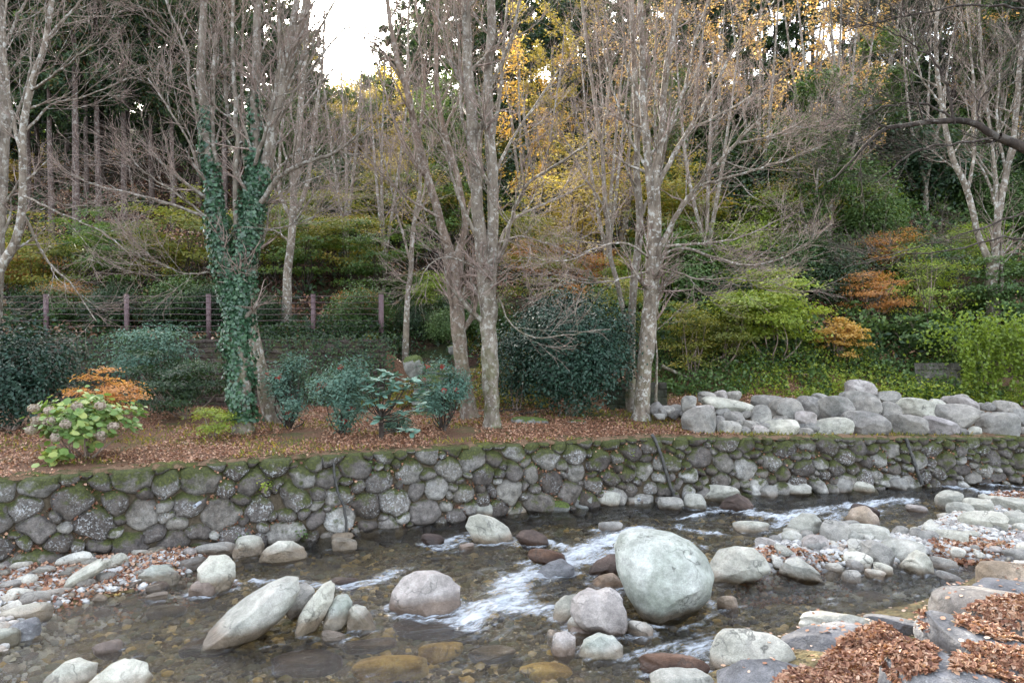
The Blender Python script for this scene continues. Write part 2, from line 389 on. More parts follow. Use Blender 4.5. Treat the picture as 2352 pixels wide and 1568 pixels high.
def ground_mat():
    s = N('leafy_soil'); v = s.co()
    n1 = s.noise(v, 1.1, 6, .65); n2 = s.noise(v, 26, 4, .7)
    c = s.ramp(n2, [(.3, (.045, .028, .018)), (.5, (.14, .075, .045)), (.65, (.24, .14, .09)), (.8, (.34, .24, .17))])
    g = s.ramp(s.noise(v, 34, 3, .7), [(.3, (.03, .04, .015)), (.7, (.12, .13, .05))])
    c = s.mix(s.ramp(n1, [(.5, 0), (.66, .75)]), c, g)
    s.pbr(c, .95, s.bump(n2, .7, .04), .2); return s.m
def hill_mat():
    s = N('hillside_soil'); v = s.co()
    n1 = s.noise(v, .5, 6, .65); n2 = s.noise(v, 9, 5, .7)
    c = s.ramp(n2, [(.3, (.016, .009, .007)), (.5, (.045, .024, .016)), (.75, (.10, .055, .036))])
    g = s.ramp(n2, [(.3, (.01, .02, .008)), (.7, (.045, .065, .02))])
    c = s.mix(s.ramp(n1, [(.45, 0), (.6, .85)]), c, g)
    s.pbr(c, .95, s.bump(n2, .8, .1), .2); return s.m
M_GROUND, M_HILL = ground_mat(), hill_mat()
# terrace: sheet from the wall top to the foot of the slope; hill: from there to the far side of the ridge
def sheet(name, X, T, yfun, mat, extra=None):
    XX, TT = np.meshgrid(X, T, indexing='ij'); YY = yfun(XX, TT); ZZ = H(XX, YY)
    V = np.stack([XX, YY, ZZ], -1).reshape(-1, 3)
    return tag(link(name, mesh(name, V, grid_faces(len(X), len(T)), mat)), kind='structure')
sheet('terrace', np.linspace(-15.9, 25.9, 420), np.linspace(0, 1, 110), lambda X, T: wallY(X) + .10 + T * (24.9 - wallY(X) - .1), M_GROUND)
ts = np.concatenate([np.linspace(0, .3, 130)[:-1], np.linspace(.3, 1, 110)])
sheet('hillside', np.linspace(-75, 85, 360), ts, lambda X, T: 24.9 + T * 95, M_HILL)

# ---------------------------------------------------------------- masonry river wall
def arc_wall():
    d = np.hypot(np.diff(WX), np.diff(WY)); return np.concatenate([[0], np.cumsum(d)])
WS = arc_wall()
def wall_pt(s, h, out):              # s along, h height 0..1 from the base, out = distance proud of the face
    X = np.interp(s, WS, WX); Y = np.interp(s, WS, WY); Z = np.interp(s, WS, WZ)
    dx = np.interp(s + .3, WS, WX) - np.interp(s - .3, WS, WX); dy = np.interp(s + .3, WS, WY) - np.interp(s - .3, WS, WY)
    L = np.hypot(dx, dy); nx, ny = dy / L, -dx / L
    z = -.45 + h * (Z + .45); bat = .26 * (1 - h)
    return np.stack([X + nx * (out + bat), Y + ny * (out + bat), z], -1)
def stones_field(width, height, mean, seed, grow=1.0, aspect=1.25):
    """packed irregular stones on a rectangle: returns centres, half sizes, tilt"""
    r = np.random.default_rng(seed); pts = []; rad = []
    for q, tries in ((1.35, 500), (1.0, 4000), (.72, 6000), (.5, 8000)):
        for _ in range(int(tries * width / 20)):
            p = np.array([r.random() * width, r.random() * height]); rr = mean * q * (.8 + .3 * r.random())
            rr *= np.interp(p[0] / width, [.1, .4, .75], [1.12, .95, .78])
            if len(pts):
                A = np.array(pts); d = np.hypot((A[:, 0] - p[0]) / aspect, A[:, 1] - p[1])
                if (d < (np.array(rad) + rr) * .93).any(): continue
            pts.append(p); rad.append(rr)
    return np.array(pts), np.array(rad)
def wall_heightfield(U, Vv, pts, rad, seed, aspect=1.25):
    r = np.random.default_rng(seed)
    n = len(pts); wx = fbm(np.stack([U * 3.2, Vv * 3.2, U * 0 + seed], -1), 2) * .05; wy = fbm(np.stack([U * 3.2, Vv * 3.2, U * 0 + 9 + seed], -1), 2) * .05
    Uw, Vw = U + wx, Vv + wy
    th = r.normal(size=n) * .5; asp = aspect * (.8 + .5 * r.random(n))
    b1 = np.full(U.shape, 9.); b2 = np.full(U.shape, 9.); bi = np.zeros(U.shape, int)
    for k in range(n):
        x0, x1 = pts[k, 0] - .9, pts[k, 0] + .9
        i0, i1 = np.searchsorted(U[:, 0], [x0, x1])
        if i1 <= i0: continue
        du = Uw[i0:i1] - pts[k, 0]; dv = Vw[i0:i1] - pts[k, 1]
        c, s_ = math.cos(th[k]), math.sin(th[k]); a = (du * c + dv * s_) / math.sqrt(asp[k]); b = (-du * s_ + dv * c) * math.sqrt(asp[k])
        d = (np.abs(a) ** 2.5 + np.abs(b) ** 2.5) ** (1 / 2.5) / rad[k]
        B1, B2, BI = b1[i0:i1], b2[i0:i1], bi[i0:i1]
        m = d < B1; B2[m] = B1[m]; B1[m] = d[m]; BI[m] = k
        m2 = (~m) & (d < B2); B2[m2] = d[m2]
    edge = np.clip((b2 - b1) / .34, 0, 1); dome = np.sqrt(np.clip(1 - np.clip(b1 / 1.28, 0, 1) ** 3, 0, 1)) * np.sqrt(np.clip(1 - (1 - edge) ** 2, 0, 1))
    out_k = .75 + .5 * r.random(n)
    return dome, out_k[bi], bi, r.random(n)[bi]
def masonry_mat(name, stone, joint, mossy=.5, lich=.8, top=True):
    s = N(name); v = s.co(); rd = s.attr('rnd'); st = s.attr('stone'); hh = s.attr('hgt'); along_ = s.attr('along')
    c = s.ramp(rd, [(0, stone[0]), (.3, stone[1]), (.6, stone[2]), (.82, stone[3]), (1, stone[4])])
    # lower courses are cleaner and paler than the dark lichened upper ones
    c = s.mix(s.ramp(hh, [(.35, .0), (.75, .55)]), c, (.05, .042, .038))
    c = s.mix(s.math('MULTIPLY', s.ramp(s.noise(v, 1.3, 4, .6), [(.45, 0), (.62, 1)]), .55), c, (.07, .055, .042))
    c = s.mix(.7, c, s.ramp(s.noise(v, 7, 5, .75), [(.34, .15), (.66, .85)]), 'OVERLAY')
    c = s.mix(.4, c, s.ramp(s.noise(v, 45, 3, .7), [(.3, .15), (.7, .9)]), 'OVERLAY')
    rv = s.n('CombineXYZ'); s.l(s.math('MULTIPLY', rd, 50.), rv.inputs[0]); va = s.n('VectorMath', operation='ADD'); s.l(v, va.inputs[0]); s.l(rv.outputs[0], va.inputs[1])
    li = s.ramp(s.noise(va.outputs[0], 24, 5, .7), [(.54, 0), (.58, 1)]); lm = s.ramp(s.noise(va.outputs[0], 2.0, 3, .5), [(.40, 0), (.56, 1)])
    pr = s.n('Math', operation='FRACT'); s.l(s.math('MULTIPLY', rd, 13.7), pr.inputs[0])
    c = s.mix(s.math('MULTIPLY', s.math('MULTIPLY', s.math('MULTIPLY', li, lm), lich), s.ramp(pr.outputs[0], [(.25, .1), (.8, 1)])), c, (.42, .43, .43))
    jc = s.ramp(s.noise(v, 18, 4, .7), [(.3, joint[0]), (.7, joint[1])])
    c = s.mix(s.ramp(st, [(.18, 1), (.38, 0)]), c, jc)
    if mossy:
        zz = s.ramp(hh, [(.0, .01), (.5, .05), (.84, .13), (.98, .22)])
        geo = s.n('NewGeometry'); sx = s.n('SeparateXYZ'); s.l(geo.outputs['Normal'], sx.inputs[0])
        mk = s.math('ADD', s.math('ADD', s.noise(v, 1.7, 5, .7), zz), s.math('MULTIPLY', sx.outputs[2], .22))
        mk = s.ramp(s.math('MULTIPLY', mk, .7), [(.46, 0), (.54, mossy)])
        c = s.mix(mk, c, s.ramp(s.noise(v, 24, 4, .7), [(.3, (.022, .026, .009)), (.55, (.055, .062, .016)), (.75, (.12, .135, .03))]))
    ps = s.n('NewGeometry'); sp = s.n('SeparateXYZ'); s.l(ps.outputs['Position'], sp.inputs[0])
    wm = s.ramp(s.math('MULTIPLY', sp.outputs[2], 4.), [(.1, 1), (.75, 0)])
    c = s.mix(s.math('MULTIPLY', wm, .6), c, (.25, .18, .12), 'MULTIPLY')
    h = s.math('ADD', s.noise(v, 14, 6, .7), s.math('MULTIPLY', s.noise(v, 50, 3, .7), .3))
    s.pbr(c, .88, s.bump(h, .7, .03), .3); return s.m
M_WALL = masonry_mat('river_wall_masonry', [(.06, .05, .044), (.11, .096, .088), (.165, .15, .137), (.24, .226, .2), (.36, .35, .325)],
                     [(.045, .034, .022), (.12, .095, .065)], .95, .8)
wall = empty('stone_wall', (0, 16.9, 0), 'long mossy retaining wall of rounded river stones between stream and terrace', 'stone wall')
b0 = np.array([0, 16.9, 0])
Ltot = WS[-1]; NU, NV = int(Ltot / .02), 118
pts, rad = stones_field(Ltot, 2.1, .183, 11)
su = np.linspace(0, Ltot, NU); hv = np.linspace(0, 1, NV)
U, Vh = np.meshgrid(su, hv, indexing='ij'); Zt = np.interp(U, WS, WZ); Vm = Vh * (Zt + .45)
dome, ok, bi, srnd = wall_heightfield(U, Vm, pts, rad, 5)
rough = fbm(np.stack([U * 4, Vm * 4, srnd * 40], -1), 4) * .028
facet = vnoise(np.stack([srnd * 90, U * 1.8, Vm * 1.8], -1)) * .05
out = dome * .19 * ok + rough * (.3 + dome) + facet * dome
out *= 1 - sm(.985, 1.0, Vh) * .6
Vx = wall_pt(U, Vh, out)
wm_ = link('masonry', mesh('masonry', Vx.reshape(-1, 3) - b0, grid_faces(NU, NV), M_WALL,
     attrs={'rnd': srnd, 'stone': dome, 'hgt': Vh, 'along': U / Ltot}), wall)
# mossy coping: narrow rough top strip
def moss_mat():
    s = N('moss'); v = s.co(); n2 = s.noise(v, 40, 4, .7); n1 = s.noise(v, 2.4, 4, .6)
    c = s.ramp(n1, [(.46, (.17, .11, .07)), (.53, (.07, .062, .03)), (.68, (.11, .125, .035))])
    c = s.mix(.5, c, s.ramp(n2, [(.3, .1), (.7, .9)]), 'OVERLAY')
    s.pbr(c, .95, s.bump(n2, .9, .03), .1); return s.m
M_MOSS = moss_mat()
cu = np.linspace(0, Ltot, 1500); cv = np.linspace(0, 1, 12)
CU, CV = np.meshgrid(cu, cv, indexing='ij')
cp = wall_pt(CU, np.ones_like(CU), .085 + .03 * vnoise(np.stack([CU * 3, CU * 0, CU * 0], -1)) - CV * .42)
lump = fbm(np.stack([CU * 5, CV * 2, CU * 0], -1), 3)
cp[..., 2] += .022 * np.sin(CV * np.pi) * (1.2 + lump) + lump * .012 * (CV > .05) - .05 * (CV < .05) + .004
n_ = nrm(cp - wall_pt(CU, np.ones_like(CU), .0 - .2))
cp[..., 1] -= .05 * lump * (1 - CV)
link('moss_coping', mesh('moss_coping', cp.reshape(-1, 3) - b0, grid_faces(1500, 12), M_MOSS), wall)
# the left retaining wall below the fence: low courses of dark mossy blocks
M_WALL2 = masonry_mat('terrace_wall_masonry', [(.04, .03, .024), (.07, .05, .04), (.10, .07, .055), (.085, .06, .05), (.14, .11, .09)],
                      [(.008, .007, .006), (.022, .02, .012)], .75, .2)
def course_wall(name, x0, x1, Y, z0, z1, label, ch=.17, bat=.5, mat=None):
    nu, nv = int((x1 - x0) / .035), int((z1 - z0) / .022)
    u = np.linspace(x0, x1, nu); v = np.linspace(0, z1 - z0, nv); U, V = np.meshgrid(u, v, indexing='ij')
    Vw = V + fbm(np.stack([U * .7, V * 1.5, U * 0], -1), 2) * .04
    row = np.floor(Vw / ch); fr = Vw / ch - row
    wd = .42; uu = U / wd + vnoise(np.stack([row * 7.7, U * .9, row * 0], -1)) * .4 + row * .37; col = np.floor(uu); fu = uu - col
    e = np.minimum(np.minimum(fr, 1 - fr) * ch, np.minimum(fu, 1 - fu) * wd); d = np.clip(e / .035, 0, 1) ** .5
    rn = _perm[(col.astype(int) * 7) % 64, (row.astype(int) * 5) % 64, 3]
    o = d * .07 * (.5 + rn) + fbm(np.stack([U * 6, V * 6, rn * 9], -1), 3) * .02
    h = V / (z1 - z0)
    P_ = np.stack([U, Y - o + bat * h, z0 + V], -1)
    b = np.array([(x0 + x1) / 2, Y, z0])
    return tag(link(name, mesh(name, P_.reshape(-1, 3) - b, grid_faces(nu, nv), mat or M_WALL2, attrs={'rnd': rn, 'stone': d, 'hgt': h * .8, 'along': h}), None, b), label, 'stone wall')
course_wall('terrace_wall', -19, -4.1, 23.75, 1.5, 3.85, 'dark layered stone wall under the wire fence, half hidden by shrubs')
M_WALL3 = masonry_mat('pale_block_masonry', [(.10, .092, .075), (.13, .12, .10), (.15, .14, .115), (.17, .16, .135), (.2, .19, .165)], [(.04, .035, .028), (.08, .07, .05)], .8, .2)
course_wall('block_wall', PX(2110, 24.3), PX(2215, 24.3), 24.3, 1.9, 3.05, 'short wall of pale blocks on the green bank beside the hanging vines', .3, .3, M_WALL3)
course_wall('moss_wall', PX(1395, 22.6), PX(1535, 22.6), 22.7, 1.6, 2.55, 'low green mossy wall behind the speckled white trunk', .25, .2, masonry_mat('moss_green_masonry', [(.03, .035, .02)] * 5, [(.02, .025, .01), (.05, .06, .015)], 1.0, .1))

# ---------------------------------------------------------------- stream bed, gravel bars, water
g = lambda *a: np.array([G(x, y, .05) for x, y in a])
BAR_L = g((-150, 1285), (120, 1290), (330, 1265), (470, 1255), (560, 1262), (480, 1300), (380, 1345), (250, 1370), (150, 1400), (95, 1440), (40, 1490), (-150, 1540))
BAR_R = g((1640, 1322), (1700, 1275), (1760, 1245), (1850, 1232), (1950, 1240), (2040, 1243), (2100, 1215), (2180, 1180), (2260, 1150), (2500, 1150), (2500, 1330), (2310, 1310), (2180, 1305), (2060, 1318), (1900, 1325), (1780, 1330), (1690, 1345))
BANK = g((1480, 1640), (1640, 1560), (1790, 1470), (1900, 1445), (2100, 1400), (2230, 1345), (2330, 1310), (2800, 1290), (3600, 1700), (1500, 2600), (1300, 2000))
pB, pA = G(1080, 1415), G(1340, 1275); uu = np.array([.85, .53])
def WL(X, Y):
    s = (X - pB[0]) * uu[0] + (Y - pB[1]) * uu[1]
    return .075 * sm(-.25, .35, s) + .06 * sm(2.2, 3.4, s)
def bedH(X, Y):
    l = sdf(BAR_L, X, Y); r = sdf(BAR_R, X, Y); b = sdf(BANK, X, Y); q = np.stack([X * 1.3, Y * 1.3, X * 0], -1)
    n = fbm(q, 3) * .06
    z = -.36 + WL(X, Y) * .8 + n
    z = np.maximum(z, -.36 + .48 * (1 - sm(-.5, .35, l)) + n * .6)
    z = np.maximum(z, -.36 + .66 * (1 - sm(-.5, .4, r)) + n * .6)
    z = np.maximum(z, -.36 + .55 * (1 - sm(-.1, .5, b)) + np.clip(-b, 0, 4) * .20 + n * .5)
    return z
def bed_mat():
    s = N('stream_bed_pebbles'); v = s.co()
    vo = s.n('TexVoronoi'); vo.inputs['Scale'].default_value = 9; s.l(v, vo.inputs[0])
    vo2 = s.n('TexVoronoi'); vo2.inputs['Scale'].default_value = 26; s.l(v, vo2.inputs[0])
    sp = s.n('SeparateColor'); s.l(vo.outputs['Color'], sp.inputs[0]); sp2 = s.n('SeparateColor'); s.l(vo2.outputs['Color'], sp2.inputs[0])
    st = [(0, (.03, .022, .012)), (.3, (.09, .065, .03)), (.55, (.16, .12, .05)), (.8, (.14, .13, .07)), (1, (.30, .21, .09))]
    c = s.mix(.5, s.ramp(sp.outputs[0], st), s.ramp(sp2.outputs[0], st))
    c = s.mix(.5, c, s.ramp(s.noise(v, 1.1, 3), [(.35, .25), (.65, .75)]), 'OVERLAY')
    h = s.math('ADD', s.math('MULTIPLY', vo.outputs['Distance'], -1.), s.math('MULTIPLY', vo2.outputs['Distance'], -.4))
    s.pbr(c, .8, s.bump(h, .8, .06), .3); return s.m
M_BED = bed_mat()
bx = np.linspace(-17, 24, 640); by = np.linspace(0, 1, 260)
BX, BT = np.meshgrid(bx, by, indexing='ij'); BY = 1.5 + BT * (wallY(BX) - 1.5)
BZ = bedH(BX, BY)
tag(link('stream_bed', mesh('stream_bed', np.stack([BX, BY, BZ], -1).reshape(-1, 3), grid_faces(640, 260), M_BED)), kind='structure')
bz_pts = lambda x, y: float(bedH(np.array([x]), np.array([y]))[0])

FOAM = [  # px polylines, half width (m), strength
    ([(1475, 1222), (1420, 1240), (1375, 1258), (1325, 1275), (1290, 1292)], .32, 1.15), ([(1245, 1245), (1290, 1258), (1330, 1265)], .10, .9),
    ([(1340, 1290), (1400, 1275), (1420, 1262)], .22, .95), ([(1235, 1312), (1200, 1325), (1165, 1350), (1180, 1375)], .36, .95),
    ([(1180, 1365), (1150, 1385), (1105, 1392), (1080, 1415)], .30, 1.0), ([(1120, 1385), (1190, 1388), (1255, 1398)], .26, .9), ([(1060, 1395), (1085, 1412)], .12, 1.0),
    ([(1560, 1212), (1600, 1222), (1665, 1232)], .14, .75), ([(1690, 1175), (1750, 1188), (1800, 1195), (1850, 1182)], .24, 1.0), ([(1790, 1208), (1830, 1195), (1900, 1172), (1960, 1160), (2090, 1150)], .22, .85),
    ([(1560, 1195), (1640, 1178), (1700, 1172)], .06, .8), ([(1905, 1195), (1960, 1180), (2010, 1172)], .2, .75), ([(2120, 1112), (2180, 1120), (2260, 1132), (2352, 1138)], .2, .9), ([(2200, 1108), (2352, 1122)], .12, .75),
    ([(585, 1322), (640, 1325), (700, 1322)], .10, .85), ([(720, 1330), (790, 1335), (860, 1322), (905, 1300)], .15, .75), ([(1010, 1243), (1060, 1228), (1090, 1225)], .13, .85), ([(1000, 1258), (1050, 1248)], .09, .75),
    ([(1560, 1505), (1600, 1485), (1640, 1470)], .18, .75), ([(1470, 1490), (1540, 1480), (1620, 1462)], .12, .6), ([(1800, 1265), (1870, 1262)], .04, .3),
    ([(1560, 1240), (1620, 1262)], .10, .5), ([(820, 1385), (860, 1388)], .05, .4), ([(2240, 1340), (2270, 1345)], .06, .7), ([(370, 1450), (440, 1445)], .08, .25)]
wxs = np.linspace(-16.5, 23.5, 1150); wts = np.linspace(0, 1, 520)
XW, TW = np.meshgrid(wxs, wts, indexing='ij'); YW = 5.2 + TW ** .9 * (wallY(XW) - .02 - 5.2)
foam = np.zeros_like(XW)
for pl, wd, st in FOAM:
    q = [G(x, y, .1) for x, y in pl]
    for a, b in zip(q[:-1], q[1:]):
        e = b[:2] - a[:2]; t = np.clip(((XW - a[0]) * e[0] + (YW - a[1]) * e[1]) / (e @ e), 0, 1)
        d = np.hypot(XW - a[0] - t * e[0], YW - a[1] - t * e[1]); foam = np.maximum(foam, st * np.exp(-(d / (wd * 1.15)) ** 2))
def water_mat():
    s = N('stream_water'); fo = s.attr('foam'); v = s.co((1, 1, 1))
    tc = s.n('TexCoord'); mp = s.n('Mapping'); s.l(tc.outputs['Object'], mp.inputs[0]); mp.inputs['Rotation'].default_value = (0, 0, -math.atan2(uu[1], uu[0])); 
    mp2 = s.n('Mapping'); s.l(mp.outputs[0], mp2.inputs[0]); mp2.inputs['Scale'].default_value = (.45, 1.25, 1)
    vf = mp2.outputs[0]
    n1 = s.noise(vf, 5, 4, .6); n2 = s.noise(vf, 34, 4, .65)
    nr = s.bump(s.math('ADD', n1, s.math('MULTIPLY', n2, .6)), .9, .05)
    fr = s.n('Fresnel'); fr.inputs[0].default_value = 1.33; s.l(nr, fr.inputs['Normal'])
    tr = s.n('BsdfTransparent'); tr.inputs[0].default_value = (.88, .83, .68, 1)
    gl = s.n('BsdfGlossy'); gl.inputs['Roughness'].default_value = .035; s.l(nr, gl.inputs['Normal']); gl.inputs[0].default_value = (.95, .97, 1, 1)
    m = s.n('MixShader'); s.l(s.math('ADD', s.math('MULTIPLY', fr.outputs[0], 1.0), .0, True), m.inputs[0]); s.l(tr.outputs[0], m.inputs[1]); s.l(gl.outputs[0], m.inputs[2])
    fn = s.noise(vf, 4.5, 7, .72); fn2 = s.noise(vf, 13, 5, .75)
    k = s.math('ADD', s.math('MULTIPLY', fo, .72), s.math('ADD', s.math('MULTIPLY', s.math('SUBTRACT', fn, .5), 1.9), s.math('MULTIPLY', s.math('SUBTRACT', fn2, .5), 1.3)))
    k = s.ramp(k, [(.22, 0), (1.0, .88)])
    fm = s.n('BsdfPrincipled'); fm.inputs['Base Color'].default_value = (.62, .67, .72, 1); fm.inputs['Roughness'].default_value = .5
    s.l(s.bump(fn2, .8, .05), fm.inputs['Normal'])
    m2 = s.n('MixShader'); s.l(k, m2.inputs[0]); s.l(m.outputs[0], m2.inputs[1]); s.l(fm.outputs[0], m2.inputs[2]); s.l(m2.outputs[0], s.out.inputs[0])
    return s.m

# ---------------------------------------------------------------- rocks
_ico = {}
def ico(sub):
    if sub not in _ico:
        import bmesh
        bm = bmesh.new(); bmesh.ops.create_icosphere(bm, subdivisions=sub, radius=1)
        V = np.array([v.co[:] for v in bm.verts]); F = np.array([[v.index for v in f.verts] for f in bm.faces]); bm.free(); _ico[sub] = (V, F)
    return _ico[sub]
def rock_shape(sub, seed, facets=6, rough=.06, sharp=.5, square=2.4):
    V, F = ico(sub); r = np.random.default_rng(seed); V = V.copy()
    V = V / ((np.abs(V) ** square).sum(1, keepdims=True)) ** (1 / square)
    for k in range(facets + 6):
        n = nrm(r.normal(size=3)); h = .55 + .3 * r.random(); d = V @ n
        m = d > h; V[m] -= ((d[m] - h) * (.82 + .2 * sharp))[:, None] * n
    q = V * 1.3 + seed % 97 * 3.1
    rd = 1 - np.abs(vnoise(q * 1.7 + 9)); V = V * (1 + (rd[:, None] - .75) * rough * .9 + fbm(q, 4)[:, None] * rough * 1.2 + vnoise(q * .8 + 40)[:, None] * rough * 1.5)
    return V, F
def rock(label, sh, mat, Y=None, zb=None, depth=.8, seed=0, sub=5, facets=5, rough=.05, group=None, cat='boulder', name='boulder', sink=.12, moss_patch=None):
    """sh: either (cx,cy,w,h,rot) or an outline polygon, in photograph pixels; the rock gets its true distance and a full depth."""
    if isinstance(sh[0], (tuple, list)):
        o = np.array(sh, float); x0, y0 = o.min(0); x1, y1 = o.max(0); cx, cy = (x0 + x1) / 2, (y0 + y1) / 2
    else:
        cx, cy, w_, h_, rot = sh; a = np.linspace(0, 2 * np.pi, 25)[:-1]
        rr = np.random.default_rng(seed + 5); e = 2.6
        ux = np.sign(np.cos(a)) * np.abs(np.cos(a)) ** (2 / e); uy = np.sign(np.sin(a)) * np.abs(np.sin(a)) ** (2 / e)
        wob = 1 + .07 * np.sin(2 * a + rr.random() * 6) + .05 * np.sin(3 * a + rr.random() * 6)
        ux, uy = ux * w_ / 2 * wob, uy * h_ / 2 * wob; R = math.radians(rot)
        o = np.stack([cx + ux * math.cos(R) - uy * math.sin(R), cy + ux * math.sin(R) + uy * math.cos(R)], 1)
        y1 = o[:, 1].max(); y0 = o[:, 1].min(); x0 = o[:, 0].min(); x1 = o[:, 0].max()
    if Y is None:
        z0 = zb if zb is not None else .05
        Y = G(cx, y1, z0)[1]
    scl = Y / FPX; sx, sz = (x1 - x0) / 2 * scl, (y1 - y0) / 2 * scl
    dep = min(sx, max(sz * 1.25, sx * .55)) * depth
    Yc = Y + dep * .55
    ctr = P(cx, cy, Yc); scl = Yc / FPX
    od = np.concatenate([o + (np.roll(o, -1, 0) - o) * t for t in (0, .25, .5, .75)]); cm = (o.max(0) + o.min(0)) / 2; cm = cm * .5 + od.mean(0) * .5
    e2 = np.stack([od[:, 0] - cm[0], -(od[:, 1] - cm[1])], 1) * scl; ev, ax = np.linalg.eigh(e2.T @ e2); ex = np.sqrt(ev / len(e2)) * 1.414
    wq = (e2 @ ax) / ex; ang = np.arctan2(wq[:, 1], wq[:, 0]); rad = np.hypot(wq[:, 0], wq[:, 1]); ctr = P(cm[0], cm[1], Yc)
    i = np.argsort(ang); ang, rad = ang[i], rad[i]
    aa = np.linspace(-np.pi, np.pi, 361)
    rf = np.interp(aa, np.concatenate([ang[-3:] - 2 * np.pi, ang, ang[:3] + 2 * np.pi]), np.concatenate([rad[-3:], rad, rad[:3]]))
    kk = np.hanning(13); kk /= kk.sum(); rf = np.convolve(np.concatenate([rf[-7:-1], rf, rf[1:7]]), kk, 'same')[6:-6]
    V, F = rock_shape(sub, seed + 11, facets, rough)
    V0, _ = ico(sub)
    v = ray(cx, cy); v = v / np.linalg.norm(v); right = nrm(np.cross(v, [0, 0, 1])); upv = np.cross(right, v)
    fwd = np.array([0, 1., 0]) * .6 + v * .4; fwd = nrm(fwd)
    lx, lz, ly = V[:, 0], V[:, 2], V[:, 1]
    th = np.arctan2(lz, lx); rho = np.hypot(lx, lz)
    R0 = np.hypot(V0[:, 0], V0[:, 2])
    sil = np.interp(th, aa, rf)
    # unit silhouette of the carved shape, so the traced outline is kept
    nb = 48; bins = np.full(nb, .0); ix = ((th + np.pi) / (2 * np.pi) * nb).round().astype(int) % nb; np.maximum.at(bins, ix, rho)
    bins = (bins * 2 + np.roll(bins, 1) + np.roll(bins, -1)) / 4; bins = np.append(bins, bins[0]); unit = np.interp(th, np.linspace(-np.pi, np.pi, nb + 1), bins)
    s_ = rho / unit * sil
    w2 = np.stack([s_ * np.cos(th), s_ * np.sin(th)], 1) * ex @ ax.T
    Wp = w2[:, :1] * right + w2[:, 1:] * upv + (ly * dep)[:, None] * fwd
    lo = Wp[:, 2] < 0
    Wp[lo, 2] *= 1.0 + sink / max(sz, .05) * .8
    a_, b_, c_ = Wp[F[:, 0]], Wp[F[:, 1]], Wp[F[:, 2]]
    if (a_ * np.cross(b_, c_)).sum() < 0: F = F[:, ::-1]
    base = ctr + np.array([0, 0, Wp[:, 2].min()])
    ob = centred(name, Wp + ctr, F, mat, base)
    return tag(ob, label, cat, group)
def hit(px, py, Hf, y0, y1):
    d = ray(px, py); Ys = np.linspace(y0, y1, 600); Xs = d[0] / d[1] * Ys; Zs = CZ + d[2] / d[1] * Ys
    m = Zs <= Hf(Xs, Ys); k = int(np.argmax(m)) if m.any() else len(Ys) - 1
    return np.array([Xs[k], Ys[k], Zs[k]])
def c6(x, y): return (x / 3.0, 1176 + y / 3.0)
def c8(x0, x1, y0, y1, rot=0): return (1568 + (x0 + x1) / 6, 1176 + (y0 + y1) / 6, (x1 - x0) / 3, (y1 - y0) / 3, rot)
def l6(x0, x1, y0, y1, rot=0): return ((x0 + x1) / 6, 1176 + (y0 + y1) / 6, (x1 - x0) / 3, (y1 - y0) / 3, rot)
